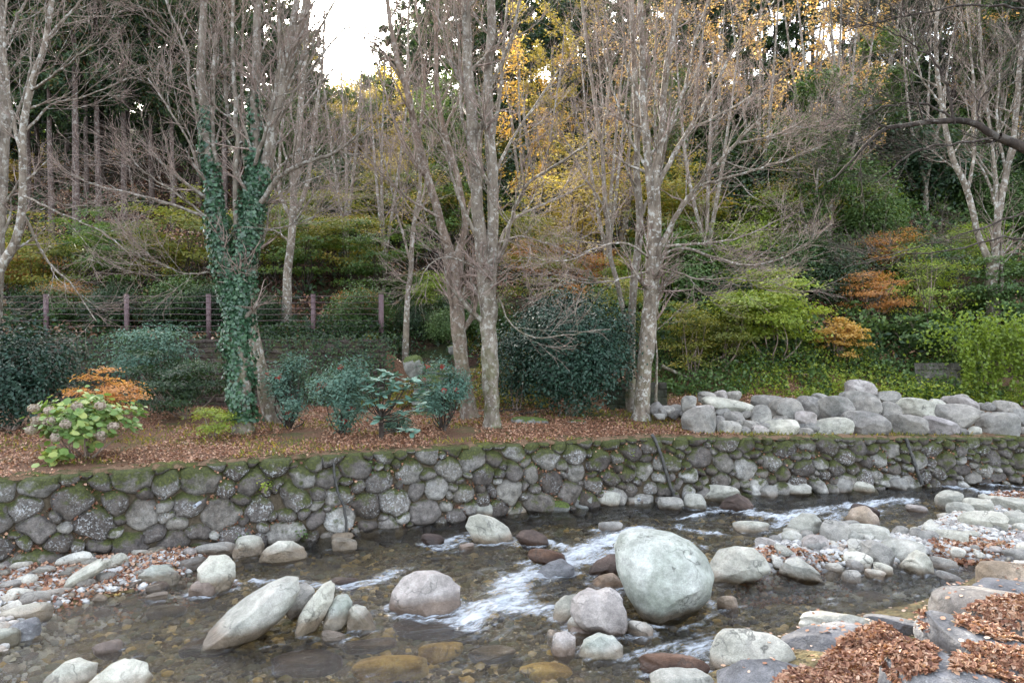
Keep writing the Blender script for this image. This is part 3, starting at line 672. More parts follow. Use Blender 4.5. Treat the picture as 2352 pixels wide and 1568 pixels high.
# --- boulders in the stream: (label, shape, material, options)
RK = [
 ('huge pale grey-green boulder standing upright in the middle of the stream, largest of all', [(1408, 1262), (1420, 1230), (1445, 1219), (1500, 1218), (1545, 1222), (1590, 1242), (1622, 1272), (1636, 1312), (1626, 1352), (1602, 1390), (1562, 1414), (1512, 1418), (1472, 1402), (1440, 1362), (1415, 1312)], R_GREEN, dict(seed=3, facets=-5, rough=.022, sub=6, depth=.95)),
 ('long smooth pale boulder slanting up out of the water in the left half', [(472, 1464), (484, 1430), (520, 1400), (565, 1370), (615, 1346), (655, 1334), (684, 1340), (690, 1365), (672, 1398), (640, 1428), (600, 1450), (545, 1466), (500, 1470)], R_PALE, dict(seed=4, facets=-4, rough=.02, sub=6)),
 ('grey rock wedged between the long slanting boulder and the narrow upright slab', [(650, 1350), (672, 1340), (705, 1340), (724, 1354), (722, 1385), (700, 1410), (668, 1410), (655, 1390)], R_GREY, dict(seed=5, Y=10.9)),
 ('narrow tan-edged slab leaning upright beside the long slanting boulder', [(677, 1438), (688, 1405), (712, 1375), (740, 1345), (758, 1337), (769, 1348), (766, 1380), (748, 1410), (722, 1436), (696, 1448)], R_PALE, dict(seed=6, facets=3, rough=.02)),
 ('greenish rock just right of the narrow upright slab', [(742, 1425), (752, 1392), (772, 1370), (796, 1368), (810, 1385), (804, 1415), (785, 1436), (755, 1442)], R_GREEN, dict(seed=7)),
 ('blunt pale rock at the right end of the row of four beside the slanting boulder', [(795, 1440), (800, 1400), (815, 1387), (838, 1396), (855, 1420), (864, 1438), (830, 1446)], R_PALE, dict(seed=8)),
 ('small low grey stone in front of the narrow upright slab', (765, 1460, 60, 24, 12), R_GREY, dict(seed=9)),
 ('rounded grey-brown boulder alone in mid stream above the sloping cascade', [(893, 1385), (900, 1355), (925, 1325), (955, 1312), (1000, 1312), (1035, 1328), (1060, 1350), (1060, 1380), (1040, 1402), (980, 1408), (920, 1402)], R_PINK, dict(seed=10, facets=0, rough=.03, sub=6)),
 ('pale tilted block standing in the water against the foot of the stone wall', [(1068, 1208), (1078, 1184), (1098, 1179), (1135, 1190), (1168, 1212), (1184, 1240), (1165, 1248), (1115, 1250), (1085, 1235)], R_PALE, dict(seed=12, facets=5, rough=.02)),
 ('dark wet rock beside the pale tilted block', [(1183, 1232), (1196, 1219), (1230, 1216), (1255, 1228), (1262, 1245), (1240, 1256), (1200, 1252)], R_WET, dict(seed=13)),
 ('purple-grey pointed rock with a white facet left of the huge boulder', [(1308, 1408), (1312, 1380), (1330, 1360), (1350, 1352), (1372, 1358), (1400, 1346), (1422, 1358), (1438, 1392), (1440, 1430), (1415, 1462), (1370, 1452), (1325, 1432)], R_PINK, dict(seed=14, facets=7, sub=6)),
 ('pale stone half behind the purple-grey pointed rock', [(1268, 1412), (1276, 1385), (1300, 1366), (1330, 1366), (1345, 1390), (1330, 1420), (1290, 1425)], R_PALE, dict(seed=15)),
 ('tan rounded stone tucked against the left flank of the huge boulder', [(1350, 1348), (1375, 1325), (1410, 1318), (1432, 1335), (1435, 1370), (1400, 1372), (1365, 1365)], R_TAN, dict(seed=16, Y=12.0)),
 ('small white loaf-shaped stone on top of the little stack', (1331, 1427, 56, 28, -4), R_WHITE, dict(seed=17, Y=10.25)),
 ('striated slab standing on edge in the little stack of stones', [(1264, 1490), (1272, 1455), (1300, 1447), (1322, 1462), (1322, 1495), (1300, 1507), (1278, 1504)], R_PINK, dict(seed=18, facets=8)),
 ('pinkish flat stone in the middle of the little stack', (1352, 1456, 85, 40, 6), R_PINK, dict(seed=19, Y=10.15)),
 ('black and white mottled stone at the right foot of the little stack', [(1326, 1500), (1340, 1470), (1375, 1454), (1410, 1462), (1432, 1482), (1430, 1502), (1395, 1514), (1350, 1512)], R_GREEN, dict(seed=20)),
 ('tiny white stone at the left edge of the little stack', (1268, 1457, 24, 24, 0), R_WHITE, dict(seed=21, Y=10.1)),
 ('rough flat stone between the little stack and the huge boulder', (1467, 1444, 66, 38, 8), R_PALE, dict(seed=22)),
 ('round tan stone alone in the pool right of the huge boulder', (1672, 1386, 50, 34, 0), R_TAN, dict(seed=23)),
 ('dark brown wet rock under the left side of the huge boulder by the white water', [(1350, 1310), (1370, 1288), (1400, 1272), (1425, 1272), (1430, 1305), (1400, 1320), (1365, 1322)], R_WET, dict(seed=24)),
 ('slate-coloured wet rock pointing up below the white cascade', [(1232, 1312), (1262, 1290), (1292, 1284), (1318, 1300), (1325, 1318), (1290, 1322), (1250, 1320)], R_BLUE, dict(seed=25)),
 ('reddish flat rock washed over at the crest of the cascade', (1255, 1275, 95, 26, 6), R_RED, dict(seed=26, zb=.12)),
 ('rust-red ledge rock at the water step below the mid-stream boulder', (1010, 1432, 200, 40, -2), R_RED, dict(seed=27, zb=-.22, facets=1, rough=.02)),
 ('small brown rock half under water upstream of the white cascade', (1402, 1208, 54, 24, 0), R_GREY, dict(seed=28)),
 ('low red-brown rock in the shallows left of the pale tilted block', (995, 1240, 56, 28, 12), R_WET, dict(seed=29)),
 ('small pale stone below the pale tilted block with leaves caught on it', (1072, 1255, 34, 18, -8), R_PINK, dict(seed=30)),
 ('broad pale boulder just right of the huge boulder at the gravel edge', [(1630, 1338), (1634, 1300), (1655, 1268), (1690, 1255), (1730, 1256), (1755, 1275), (1768, 1300), (1740, 1318), (1700, 1328), (1660, 1340)], R_PALE, dict(seed=31, facets=3, rough=.02, sub=6)),
 ('low rounded grey rock in the stream upstream of the huge boulder', c8(345, 605, 60, 135), R_PALE, dict(seed=32)),
 ('tilted pale boulder with a shaded underside by the upper rapids', [(1804, 1218), (1815, 1195), (1838, 1176), (1866, 1175), (1885, 1192), (1880, 1215), (1858, 1228), (1825, 1230)], R_PALE, dict(seed=33, facets=6)),
 ('rounded grey boulder behind the tilted pale one at the gravel edge', c8(948, 1150, 50, 210, 8), R_GREY, dict(seed=34, facets=3)),
 ('wide low pale boulder stretching into the shallows', c8(1135, 1435, 85, 205, 4), R_PALE, dict(seed=35, facets=3)),
 ('small white-topped stone in front of the tilted pale boulder', c8(680, 822, 125, 212), R_PALE, dict(seed=36)),
 ('pinkish stone left of the small white-topped stone', c8(490, 642, 175, 250, 6), R_PINK, dict(seed=37)),
 ('round purple-grey stone at the back edge of the gravel', c8(818, 1012, 158, 270), R_PINK, dict(seed=38)),
 ('grey sloping stone behind the white stones of the gravel bar', c8(1140, 1285, 185, 290), R_PALE, dict(seed=39)),
 ('large flat grey-green boulder in the middle of the gravel bar', c8(1370, 1650, 180, 355, 4), R_PALE, dict(seed=40, facets=4)),
 ('smooth bluish boulder leaning on the large flat one', c8(1215, 1460, 210, 385, 14), R_GREY, dict(seed=41, facets=3)),
 ('bright white cobble with a rounded top on the gravel bar', c8(1105, 1300, 275, 390, 8), R_WHITE, dict(seed=42)),
 ('pyramid-shaped pale rock at the water edge of the gravel bar', [(2066, 1306), (2085, 1285), (2108, 1264), (2124, 1268), (2140, 1292), (2150, 1312), (2110, 1318)], R_PALE, dict(seed=43, facets=8)),
 ('long smooth wedge of pale stone sloping down to the pool', [(1790, 1318), (1805, 1290), (1835, 1281), (1865, 1298), (1897, 1328), (1850, 1331)], R_PALE, dict(seed=44)),
 ('blue-grey stone standing in the edge of the pool', c8(1098, 1232, 400, 492), R_GREY, dict(seed=45)),
 ('speckled round stone between the white cobble and the pyramid rock', c8(1310, 1442, 350, 428), R_PALE, dict(seed=46)),
 ('flat oval stone at the water edge before the speckled round one', c8(1258, 1392, 392, 445, 4), R_WHITE, dict(seed=47)),
 ('dark-faced flat stone right of the pyramid rock', c8(1698, 1895, 312, 395, 6), R_GREY, dict(seed=48)),
 ('half sunken grey stone in the narrow channel', c8(1750, 1905, 410, 485, 12), R_GREY, dict(seed=49)),
 ('small bright white stone between the wedge and the blue cobble', c8(982, 1102, 350, 412), R_WHITE, dict(seed=50)),
 ('bluish cobble touching the bright white cobble', c8(1120, 1250, 335, 405, 12), R_GREY, dict(seed=51)),
 ('grey stone at the far side of the gravel bar', c8(1605, 1762, 125, 210), R_GREY, dict(seed=52)),
 ('pale blue-grey stone next to the far grey stone', c8(1748, 1962, 118, 215), R_PALE, dict(seed=53)),
 ('wide pale dome of rock at the back of the gravel bar', c8(1925, 2225, -12, 118), R_PALE, dict(seed=54, facets=3)),
 ('pale cracked boulder at the right edge behind the gravel', c8(2218, 2420, -5, 112, 6), R_PALE, dict(seed=55)),
 ('grey knobbly stone at the right edge of the gravel bar', c8(2188, 2420, 245, 360), R_GREY, dict(seed=56)),
 ('domed grey rock standing alone in the upper rapids', (2180, 1148, 56, 44, 0), R_PALE, dict(seed=57)),
 ('low pale rock in front of the domed grey rock', (2205, 1166, 60, 26, 4), R_PALE, dict(seed=58)),
 ('rounded greenish rock right of the domed rock in the rapids', (2248, 1162, 62, 34, 0), R_PALE, dict(seed=59)),
 ('small square purple stone in the middle of the upper rapids', (2105, 1168, 44, 20, 0), R_PINK, dict(seed=60)),
 ('wet brown boulder leaning over the upper rapids', [(1945, 1195), (1960, 1170), (1990, 1160), (2010, 1180), (2014, 1202), (1975, 1206)], R_TAN, dict(seed=61)),
 ('dark stone behind the wet brown boulder', (1985, 1172, 60, 26, 10), R_WET, dict(seed=62)),
 ('low grey stone tucked before the wet brown boulder', (1953, 1206, 42, 24, 0), R_GREY, dict(seed=63)),
 ('pale flat rock left of the leaf drift at the upper right', (2285, 1150, 60, 24, 0), R_PALE, dict(seed=64)),
 ('broad pale rock at the far right by the upper rapids', (2335, 1160, 90, 36, 4), R_PALE, dict(seed=65)),
 ('round grey boulder at the wall foot with lichen spots', (1540, 1156, 56, 34, 0), R_GREY, dict(seed=66)),
 ('smooth grey boulder beside the dark driftwood heap at the wall foot', (1595, 1153, 56, 38, 0), R_PALE, dict(seed=67)),
 ('large domed rock at the wall foot right of the hose', (1655, 1133, 78, 40, 0), R_PALE, dict(seed=68)),
 ('black wet rock with leaves stuck to it at the wall foot', [(1650, 1168), (1668, 1145), (1695, 1133), (1722, 1145), (1730, 1165), (1700, 1174)], R_WET, dict(seed=69)),
 # left bank
 ('big round grey boulder at the end of the left gravel bank', [(448, 1340), (455, 1300), (478, 1277), (515, 1276), (542, 1296), (543, 1325), (525, 1350), (490, 1358)], R_PALE, dict(seed=70, facets=3, rough=.02)),
 ('pale low stone in the water at the foot of the big round boulder', l6(1300, 1492, 475, 580), R_PINK, dict(seed=71)),
 ('angular grey-green rock with a flat top on the left bank', [(316, 1336), (326, 1308), (350, 1296), (385, 1300), (415, 1325), (405, 1342), (350, 1345)], R_GREEN, dict(seed=72, facets=8)),
 ('flat slab between the angular rock and the big round boulder', l6(1150, 1412, 325, 412, -6), R_GREY, dict(seed=73)),
 ('white-grey pyramid rock with a moss cushion at the wall foot', [(590, 1284), (612, 1255), (640, 1240), (668, 1242), (695, 1262), (708, 1282), (650, 1290)], R_PALE, dict(seed=74, facets=5)),
 ('rounded grey rock against the wall left of the moss-cushion rock', l6(1603, 1815, 165, 310), R_PALE, dict(seed=75)),
 ('wide grey rock half buried at the wall foot', l6(1320, 1605, 210, 335), R_GREY, dict(seed=76)),
 ('flat white rock lying below the lichened wall stones', l6(412, 640, 278, 380, -5), R_WHITE, dict(seed=77)),
 ('long ridged stone pointing toward the wall on the leafy bank', [(128, 1352), (150, 1325), (190, 1303), (228, 1287), (247, 1296), (243, 1312), (200, 1330), (150, 1354)], R_PALE, dict(seed=78, facets=6)),
 ('pale stone above the ridged long stone', l6(738, 892, 290, 385, -12), R_PALE, dict(seed=79)),
 ('square speckled stone among the leaves of the left bank', l6(668, 795, 410, 495), R_GREY, dict(seed=80)),
 ('small flat stone under the square speckled one', l6(525, 655, 462, 532), R_GREY, dict(seed=81)),
 ('thin flat slab at the water edge of the left bank', l6(825, 980, 485, 548, -12), R_GREY, dict(seed=82)),
 ('small round stone left of the boulder foot in the water', l6(1012, 1118, 492, 552), R_GREY, dict(seed=83)),
 ('wet flat stone lying in the shallows of the left bank', l6(1008, 1163, 550, 602), R_GREY, dict(seed=84)),
 ('dark blue-grey angular stone at the left edge of the water', l6(60, 268, 738, 890, -8), R_BLUE, dict(seed=85, facets=7)),
 ('broad pale stone heap piece above the dark blue-grey stone', l6(0, 330, 640, 765, 0), R_PALE, dict(seed=86, facets=7)),
 ('rounded pale stone leaning on the heap at the left edge', l6(150, 340, 545, 640, 5), R_GREY, dict(seed=87)),
 ('pale-green wedge of rock cut off by the left edge', l6(-120, 125, 800, 935), R_GREEN, dict(seed=88)),
 ('lone little stone surrounded by water at lower left', l6(660, 835, 882, 975, 4), R_PINK, dict(seed=89)),
 ('pale peaked boulder at the bottom left corner', [(98, 1572), (120, 1540), (150, 1518), (182, 1512), (215, 1532), (222, 1560), (200, 1600), (120, 1600)], R_PALE, dict(seed=90, facets=5)),
 ('smooth white boulder right of the peaked one at the bottom left', [(178, 1585), (215, 1550), (260, 1522), (310, 1515), (340, 1532), (350, 1560), (330, 1600), (200, 1610)], R_PALE, dict(seed=91, facets=4)),
 ('flat grey stone on the left bank near the frame edge', l6(0, 150, 468, 545), R_GREY, dict(seed=92)),
 ('grey-brown flat stone below the leaf drift of the left bank', l6(160, 285, 510, 560), R_GREY, dict(seed=93)),
 ('wide sloping stone among the left bank cobbles', l6(270, 475, 525, 600, 4), R_GREY, dict(seed=94)),
 ('narrow grey stone at the water line under the leaf drift', l6(535, 665, 548, 605, 0), R_GREY, dict(seed=95)),
 ('pale grey rock crouched at the wall foot by the dark hose', (790, 1250, 62, 30, 0), R_PALE, dict(seed=96)),
 ('second pale rock stacked at the wall foot by the hose', (787, 1234, 46, 26, 0), R_PALE, dict(seed=97, Y=14.9)),
 ('little dark rock in the run left of the mid-stream boulder', (792, 1335, 60, 22, 8), R_WET, dict(seed=98)),
 # near bank, bottom right
 ('squat pale boulder with a flat top in the foreground pool', [(1628, 1535), (1634, 1490), (1660, 1452), (1700, 1444), (1770, 1446), (1800, 1462), (1818, 1490), (1800, 1530), (1740, 1560), (1660, 1562)], R_PALE, dict(seed=100, facets=4, rough=.02, sub=6, zb=.0)),
 ('flat pale slab lying in the pool in front of the near bank', [(1838, 1440), (1850, 1422), (1885, 1407), (1950, 1404), (2000, 1412), (2022, 1428), (1990, 1450), (1900, 1462), (1850, 1455)], R_PALE, dict(seed=101, facets=3, rough=.02)),
 ('smooth brown rock just under the surface beside the squat boulder', (1545, 1530, 165, 55, 2), R_RED, dict(seed=102)),
 ('white-grey boulder cut off by the bottom edge beside the near bank', (1570, 1580, 160, 84, 0), R_PALE, dict(seed=103, zb=.0)),
]
for lab, sh, mt, kw in RK:
    kw = dict(kw)
    if 'Y' not in kw and 'zb' not in kw:
        if isinstance(sh[0], tuple): yb = max(q[1] for q in sh); cxx = sum(q[0] for q in sh) / len(sh)
        else: yb = sh[1] + sh[3] / 2; cxx = sh[0]
        hf = lambda X, Y: np.maximum(bedH(X, Y), WL(X, Y) - .0)
        kw['Y'] = hit(cxx, yb - 2, hf, 5, 20.5)[1]
    rock(lab, sh, mt, **kw)
for o in [q for q in C.objects if q.name.startswith('boulder')]:      # water breaks white where it meets the rocks of the fast reaches
    x, y = o.location.x, o.location.y; rx, ry = o.dimensions.x / 2, o.dimensions.y / 2
    fast = foam[np.abs(wxs - x).argmin() - 12:np.abs(wxs - x).argmin() + 12].max() if 0 else 0
    i0, i1 = np.searchsorted(wxs, [x - rx - .5, x + rx + .5]); sl = slice(i0, i1)
    if i1 <= i0: continue
    dd = np.hypot((XW[sl] - x) / (rx + .02), (YW[sl] - y) / (ry + .02)); near = np.exp(-((dd - 1) * min(rx, ry) / .07) ** 2)
    loc = foam[sl][(dd < 1.9)]; act = float(np.clip(loc.max() if loc.size else 0, 0, 1))
    foam[sl] = np.maximum(foam[sl], near * (.12 + .62 * act))
fl = (XW * uu[0] + YW * uu[1]); cr = (-XW * uu[1] + YW * uu[0])
def wn(sx, sy, o=0): return fbm(np.stack([fl * sx, cr * sy, XW * 0 + o], -1), 3)
turb = .35 + 1.3 * np.minimum(foam, 1)
edge_l = .6 + .8 * sm(-3, 6, XW)
ZW = WL(XW, YW) + wn(1.1, 2.6) * .028 * edge_l + wn(3.2, 7, 3) * .02 * turb * edge_l + wn(7, 13, 7) * .035 * np.minimum(foam, 1) + np.minimum(foam, 1) * .02
tag(link('water', mesh('water', np.stack([XW, YW, ZW], -1).reshape(-1, 3), grid_faces(1150, 520), water_mat(), attrs={'foam': foam})), kind='structure')
BANKR = [
 ('broad bluish-grey slab of the near bank with leaves along its right side', [(1780, 1530), (1800, 1490), (1850, 1458), (1930, 1432), (2020, 1425), (2060, 1450), (2040, 1500), (1960, 1560), (1830, 1560)], R_BLUE, 8.9, 201),
 ('low blue-grey rock at the top of the near leaf drift', (2055, 1434, 120, 34, 0), R_BLUE, 9.35, 202),
 ('dark bluish rock at the bottom edge left of the leaf drift', [(1640, 1620), (1650, 1560), (1700, 1520), (1770, 1512), (1850, 1530), (1900, 1580), (1880, 1640)], R_BLUE, 7.8, 203),
 ('tan rock with dark patches at the right edge', [(2258, 1325), (2266, 1304), (2300, 1297), (2380, 1296), (2460, 1310), (2450, 1360), (2330, 1360), (2265, 1345)], R_TAN, 10.0, 204),
 ('sloping grey slab behind the big leaf-covered boulder', [(2215, 1385), (2240, 1355), (2290, 1340), (2400, 1338), (2500, 1350), (2480, 1400), (2260, 1410)], R_BLUE, 9.1, 205),
 ('big rounded brown-grey boulder carrying a heap of dry leaves', [(2156, 1430), (2162, 1395), (2195, 1375), (2260, 1364), (2352, 1362), (2480, 1380), (2520, 1450), (2400, 1500), (2220, 1490), (2165, 1470)], R_BANK, 8.2, 206),
 ('pale cracked ledge rock between the two heaps of dry leaves', [(2138, 1500), (2140, 1458), (2165, 1438), (2250, 1445), (2352, 1470), (2500, 1520), (2480, 1600), (2250, 1580), (2160, 1550)], R_BLUE, 7.4, 207),
 ('dark grey rock with scattered leaves in the bottom right corner', [(2040, 1640), (2050, 1560), (2085, 1528), (2160, 1520), (2260, 1535), (2400, 1580), (2500, 1660), (2200, 1700)], R_BLUE, 6.6, 208),
]
bank_objs = [bpy.data.objects['stream_bed']]
for lab, sh, mt, Y, sd_ in BANKR:
    bank_objs.append(rock(lab, sh, mt, Y=Y, seed=sd_, facets=-3, rough=.03, sub=6, depth=1.1, sink=.5))
mc = rock('', (657, 1271, 50, 18, 0), M_MOSS, Y=13.85, seed=640, sub=4, facets=0, rough=.05, name='moss_cushion', sink=.02)
host = [o for o in C.objects if o.get('label', '').startswith('white-grey pyramid rock')][0]; mc.location = Vector(mc.location) - Vector(host.location); mc.parent = host; del mc['category']; mc['label'] = 'dark green moss cushion'
rock('boulder with a bright green moss top at the foot of the middle of the wall', (1264, 1166, 84, 40, 2), R_MOSS, Y=float(wallY(PX(1264, 17))) - .35, seed=641, sub=5, facets=4, cat='boulder')
rock('mossy-topped boulder low in the wall right of the bright green one', (1335, 1147, 52, 40, 0), R_MOSS, Y=float(wallY(PX(1335, 17))) - .25, seed=642, sub=4, facets=4, cat='boulder')
for k_, (x_, y_, w_, h_) in enumerate([(900, 1222, 60, 34), (945, 1220, 52, 32), (1105, 1170, 60, 30), (850, 1226, 54, 30), (1180, 1175, 60, 34), (1760, 1130, 52, 34), (1830, 1122, 60, 30), (1935, 1112, 44, 26), (1980, 1116, 50, 20), (2060, 1108, 50, 22), (1390, 1142, 64, 36), (1455, 1150, 50, 24), (340, 1215, 1, 1)][:12]):
    rock(['pale stone at the wall foot below the weep pipe, left of centre', 'second pale stone at the wall foot left of centre', 'bluish stone behind the pale tilted block', 'low stone at the wall foot by the left hose', 'rounded stone between the tilted block and the mossy boulder', 'grey upright stone at the wall foot right of the black wet rock', 'white-streaked stone at the right wall foot', 'small whitish stone at the right wall foot', 'flat pale stone at the right wall foot', 'low stone before the far right pipe', 'slanting pale oval stone low in the middle of the wall', 'white low stone touching the slanting oval one'][k_], (x_, y_, w_, h_, 0), [R_PALE, R_GREY][k_ % 2], Y=float(wallY(PX(x_, 17))) - .3, seed=650 + k_, sub=4)
# --- heap of boulders on the terrace (crop pixels of the photograph's right centre)
def c5(x0, x1, y0, y1, rot=0): return (1568 + (x0 + x1) / 6, 784 + (y0 + y1) / 6, (x1 - x0) / 3 * 1.08, (y1 - y0) / 3 * 1.12, rot)
HEAP = [('big triangular grey rock at the left front of the heap', (0, 232, 468, 645)), ('pale dome rock right of the triangular rock', (240, 392, 548, 645)), ('small rock behind the pale dome', (195, 290, 512, 605)),
 ('long brown-grey rock lying across the heap on the left', (150, 492, 398, 508)), ('sloped stone under the long lying rock', (282, 425, 488, 575)), ('low stone at the upper left of the heap', (58, 218, 443, 512)),
 ('oval rock overlapping the long lying one', (488, 684, 368, 478)), ('darker round rock in the heap middle left', (475, 614, 448, 585)), ('small oval stone between dome and dark round rock', (395, 522, 543, 608)),
 ('wide dark grey rock in the front row on the wall top', (572, 782, 536, 648)), ('large smooth grey rock leaning back in the heap', (615, 825, 402, 560)), ('striped stone right of the large leaning rock', (778, 908, 478, 602)),
 ('greenish flat-sided rock at the back of the heap', (798, 945, 378, 512)), ('rounded rock peeping over the back of the heap', (888, 992, 358, 418)), ('large rock with a dark hollow under its face', (925, 1160, 376, 550)),
 ('pale split boulder in the front row', (888, 1158, 533, 655)), ('rock with a dark crack balanced near the top', (1130, 1348, 353, 500)), ('highest rock of the heap, split down the middle', (1115, 1322, 272, 385)),
 ('purple-grey striped boulder in the front row', (1122, 1402, 488, 648)), ('blue-green rounded rock near the top right', (1340, 1505, 346, 445)), ('smooth egg-shaped rock under the blue-green one', (1325, 1485, 425, 542)),
 ('long sloping rock right of the egg-shaped one', (1490, 1742, 402, 538)), ('big pale front boulder of the right half', (1392, 1664, 508, 645)), ('pale sugar-loaf boulder beside the big pale front one', (1648, 1868, 523, 658)),
 ('flat rock dropping to the right with a reddish end', (1705, 2015, 438, 600)), ('dark lumpy boulder near the right edge', (2055, 2295, 498, 660)), ('small white ball of rock on the wall top', (1862, 1960, 598, 665)),
 ('small grey stone next to the white ball', (1972, 2055, 590, 665)), ('little pale stone in front at the left', (388, 466, 588, 645)), ('round tan stone in the front row left', (478, 585, 583, 645)), ('flat stone between the wide dark rock and the split boulder', (772, 898, 598, 655)),
 ('dark rock cut off by the right edge', (2268, 2420, 468, 592)), ('pale block behind the dark lumpy boulder', (2148, 2295, 408, 505)), ('pale cobble on the back of the heap at right', (1695, 1805, 398, 482)), ('grey cobble on the far left ridge of the heap', (298, 402, 343, 408)),
 ('second ridge cobble at the far left', (218, 305, 338, 405)), ('bluish ridge cobble beside the sapling', (98, 225, 348, 415)), ('rough pale rock against the speckled trunk', (-10, 95, 378, 485)), ('flat grey rock at the left tip of the heap', (-100, 30, 440, 560)), ('small stone at the foot of the speckled trunk', (-150, -60, 500, 560)),
 ('stone behind the white ball on the slope', (1860, 1960, 365, 440)), ('grey rock half sunk in the leaves at right', (1800, 2010, 380, 470)), ('low mottled rock at the right end of the heap', (2290, 2420, 590, 660)), ('purple rock between the striped boulder and the top', (1085, 1200, 350, 420))]
HP = []
for k in range(4):
    V, F = rock_shape(3, 1500 + k * 3, 6, .05); HP.append(mesh('heap_rock', V * np.array([1, .85, .75]), F, [R_PILE, R_GREY][k % 2]))
for i, (lab, (x0, x1, y0, y1)) in enumerate(HEAP):
    sh = c5(x0, x1, y0, y1, [-6, 4, 0, 8, -3][i % 5]); yb = sh[1] + sh[3] / 2
    Y = float(wallY(PX(sh[0], 19.5))) + .45 + max(0, 1000 - yb) / 100 * 3.2 if sh[0] > 1560 else 21.0 + max(0, 985 - yb) / 100 * 2.2
    rock(lab, sh, [R_PILE, R_GREY, R_PILE, R_PALE, R_PILE, R_PINK][i % 6], Y=Y, seed=300 + i * 7, sub=5, facets=8, depth=.9, sink=.05, cat='rock', name='heap_rock', group='rocks heaped on the terrace above the wall')
for lab, sh, Y in [('mossy hump-backed stone on the leafy terrace between trunk and round bush', (1217, 972, 84, 34, 0), 19.6), ('flat-topped mossy stone on the terrace in front of the round bush', (1321, 975, 60, 22, 0), 19.9),
                   ('small mossy stone at the left foot of the central trunk', (1108 - 60, 986, 42, 18, 0), 19.2), ('pale kerb-like flat stone at the foot of the steps', (1000, 982, 90, 12, 0), 19.3), ('grey stone beside the ivy trunk base', (592, 996, 26, 18, 0), 18.2),
                   ('tall dark standing stone on the slope above the steps', (950, 838, 42, 50, -14), 23.5), ('round stone in the grass near the fence end', (1040, 800, 24, 14, 0), 24.5)]:
    rock(lab, sh, R_MOSS, Y=Y, seed=int(sh[0]), sub=4, facets=7, cat='stone', name='stone')
for i in range(60):
    px = 1500 + rng.random() * 870; t_ = rng.random(); Y = float(wallY(PX(px, 19.5))) + .7 + t_ * 2.6; X = PX(px, Y)
    o = link('heap_rock', HP[i % 4], None, (X, Y, Hs(X, Y) + .06 + .3 * math.sin(t_ * 3.1))); k_ = .16 + .16 * rng.random(); o.scale = (k_, k_ * .9, k_ * .8); o.rotation_euler = (rng.normal() * .3, rng.normal() * .3, rng.random() * 6.3)
    tag(o, 'small grey filler rock wedged between the bigger rocks of the heap', 'rock', 'small filler rocks of the heap')
# stone steps up the slope
for k in range(9):
    z = 1.72 + k * .155; Y = 21.6 + k * .3; py = 784 - ((z - CZ) / Y * FPX + 44)
    o = rock(f'rough stone step, {["lowest", "second", "third", "fourth", "fifth", "sixth", "seventh", "eighth", "topmost"][k]} of the flight climbing behind the nandina', (985 + k * 2 + (k % 2) * 6, py, 92 - k * 4, 14, (k % 3) - 1), R_MOSS, Y=Y, seed=500 + k, sub=3, facets=4, depth=2.0, cat='step', name='stone_step', group='stone steps up the slope')

# --- cobbles and pebbles
protos = []
for k in range(14):
    V, F = rock_shape(3, 700 + k * 3, 4, .05); V = V * np.array([1, .8, .55])
    m = [R_WHITE, R_PALE, R_GREY, R_WHITE, R_PINK, R_PALE, R_WHITE][k % 7]; protos.append(mesh('cobble', V, F, m))
def scatter_in(poly, n, pad=0.0):
    p = np.asarray(poly)[:, :2]; lo, hi = p.min(0), p.max(0); q = lo + (hi - lo) * rng.random((n, 2)); return q[sdf(p, q[:, 0], q[:, 1]) < pad]
def visible(x, y, z, m=30):
    v = np.array([x, y, z - CZ]); d = v[1] * ca - v[2] * sa; u = 1176 + v[0] / d * FPX; t = 784 - (v[1] * sa + v[2] * ca) / d * FPX
    return -m < u < IMW + m and t < IMH + m
for bar, n, lab, grp in ((BAR_R, 185, 'pale cobble lying loose among the pebbles of the right-hand gravel bar', 'cobbles of the right gravel bar'), (BAR_L, 112, 'grey cobble lying loose on the leaf-strewn left gravel bank', 'cobbles of the left gravel bank')):
    q = scatter_in(bar, n * 6, .1); c = 0
    for x, y in q:
        z = bz_pts(x, y)
        if c >= n or not visible(x, y, z): continue
        c += 1; s = .065 + .16 * rng.random() ** 2
        if bar is BAR_L: s = .08 + .15 * rng.random() ** 1.6
        o = link('cobble', protos[int(rng.integers(14))], None, (x, y, z + s * .25)); o.scale = (s, s * (.8 + .3 * rng.random()), s * (.7 + .4 * rng.random())); o.rotation_euler = (rng.normal() * .15, rng.normal() * .15, rng.random() * 6.3)
        tag(o, lab, 'cobble', grp)
def pebble_field(name, xy, z, size, mat, kind='stuff'):
    V0, F0 = ico(1); n = len(xy); s = size * (.5 + rng.random((n, 1, 1)) ** 2 * 1.3)
    sq = np.stack([np.ones(n), .7 + .3 * rng.random(n), .45 + .25 * rng.random(n)], 1)[:, None]
    a = rng.random(n) * 6.3; R = np.stack([np.stack([np.cos(a), -np.sin(a), a * 0], 1), np.stack([np.sin(a), np.cos(a), a * 0], 1), np.stack([a * 0, a * 0, a * 0 + 1], 1)], 1)
    V = V0[None] * (1 + .18 * rng.normal(size=(n, len(V0), 1)) * .6) * s * sq; V = np.einsum('nij,nkj->nki', R, V)
    V += np.concatenate([xy, z[:, None]], 1)[:, None]
    F = (F0[None] + (np.arange(n) * len(V0))[:, None, None]).reshape(-1, 3)
    return tag(link(name, mesh(name, V.reshape(-1, 3), F, mat, attrs={'rnd': np.repeat(rng.random(n), len(V0))})), name.replace('_', ' '), name.replace('_', ' '), None, kind)
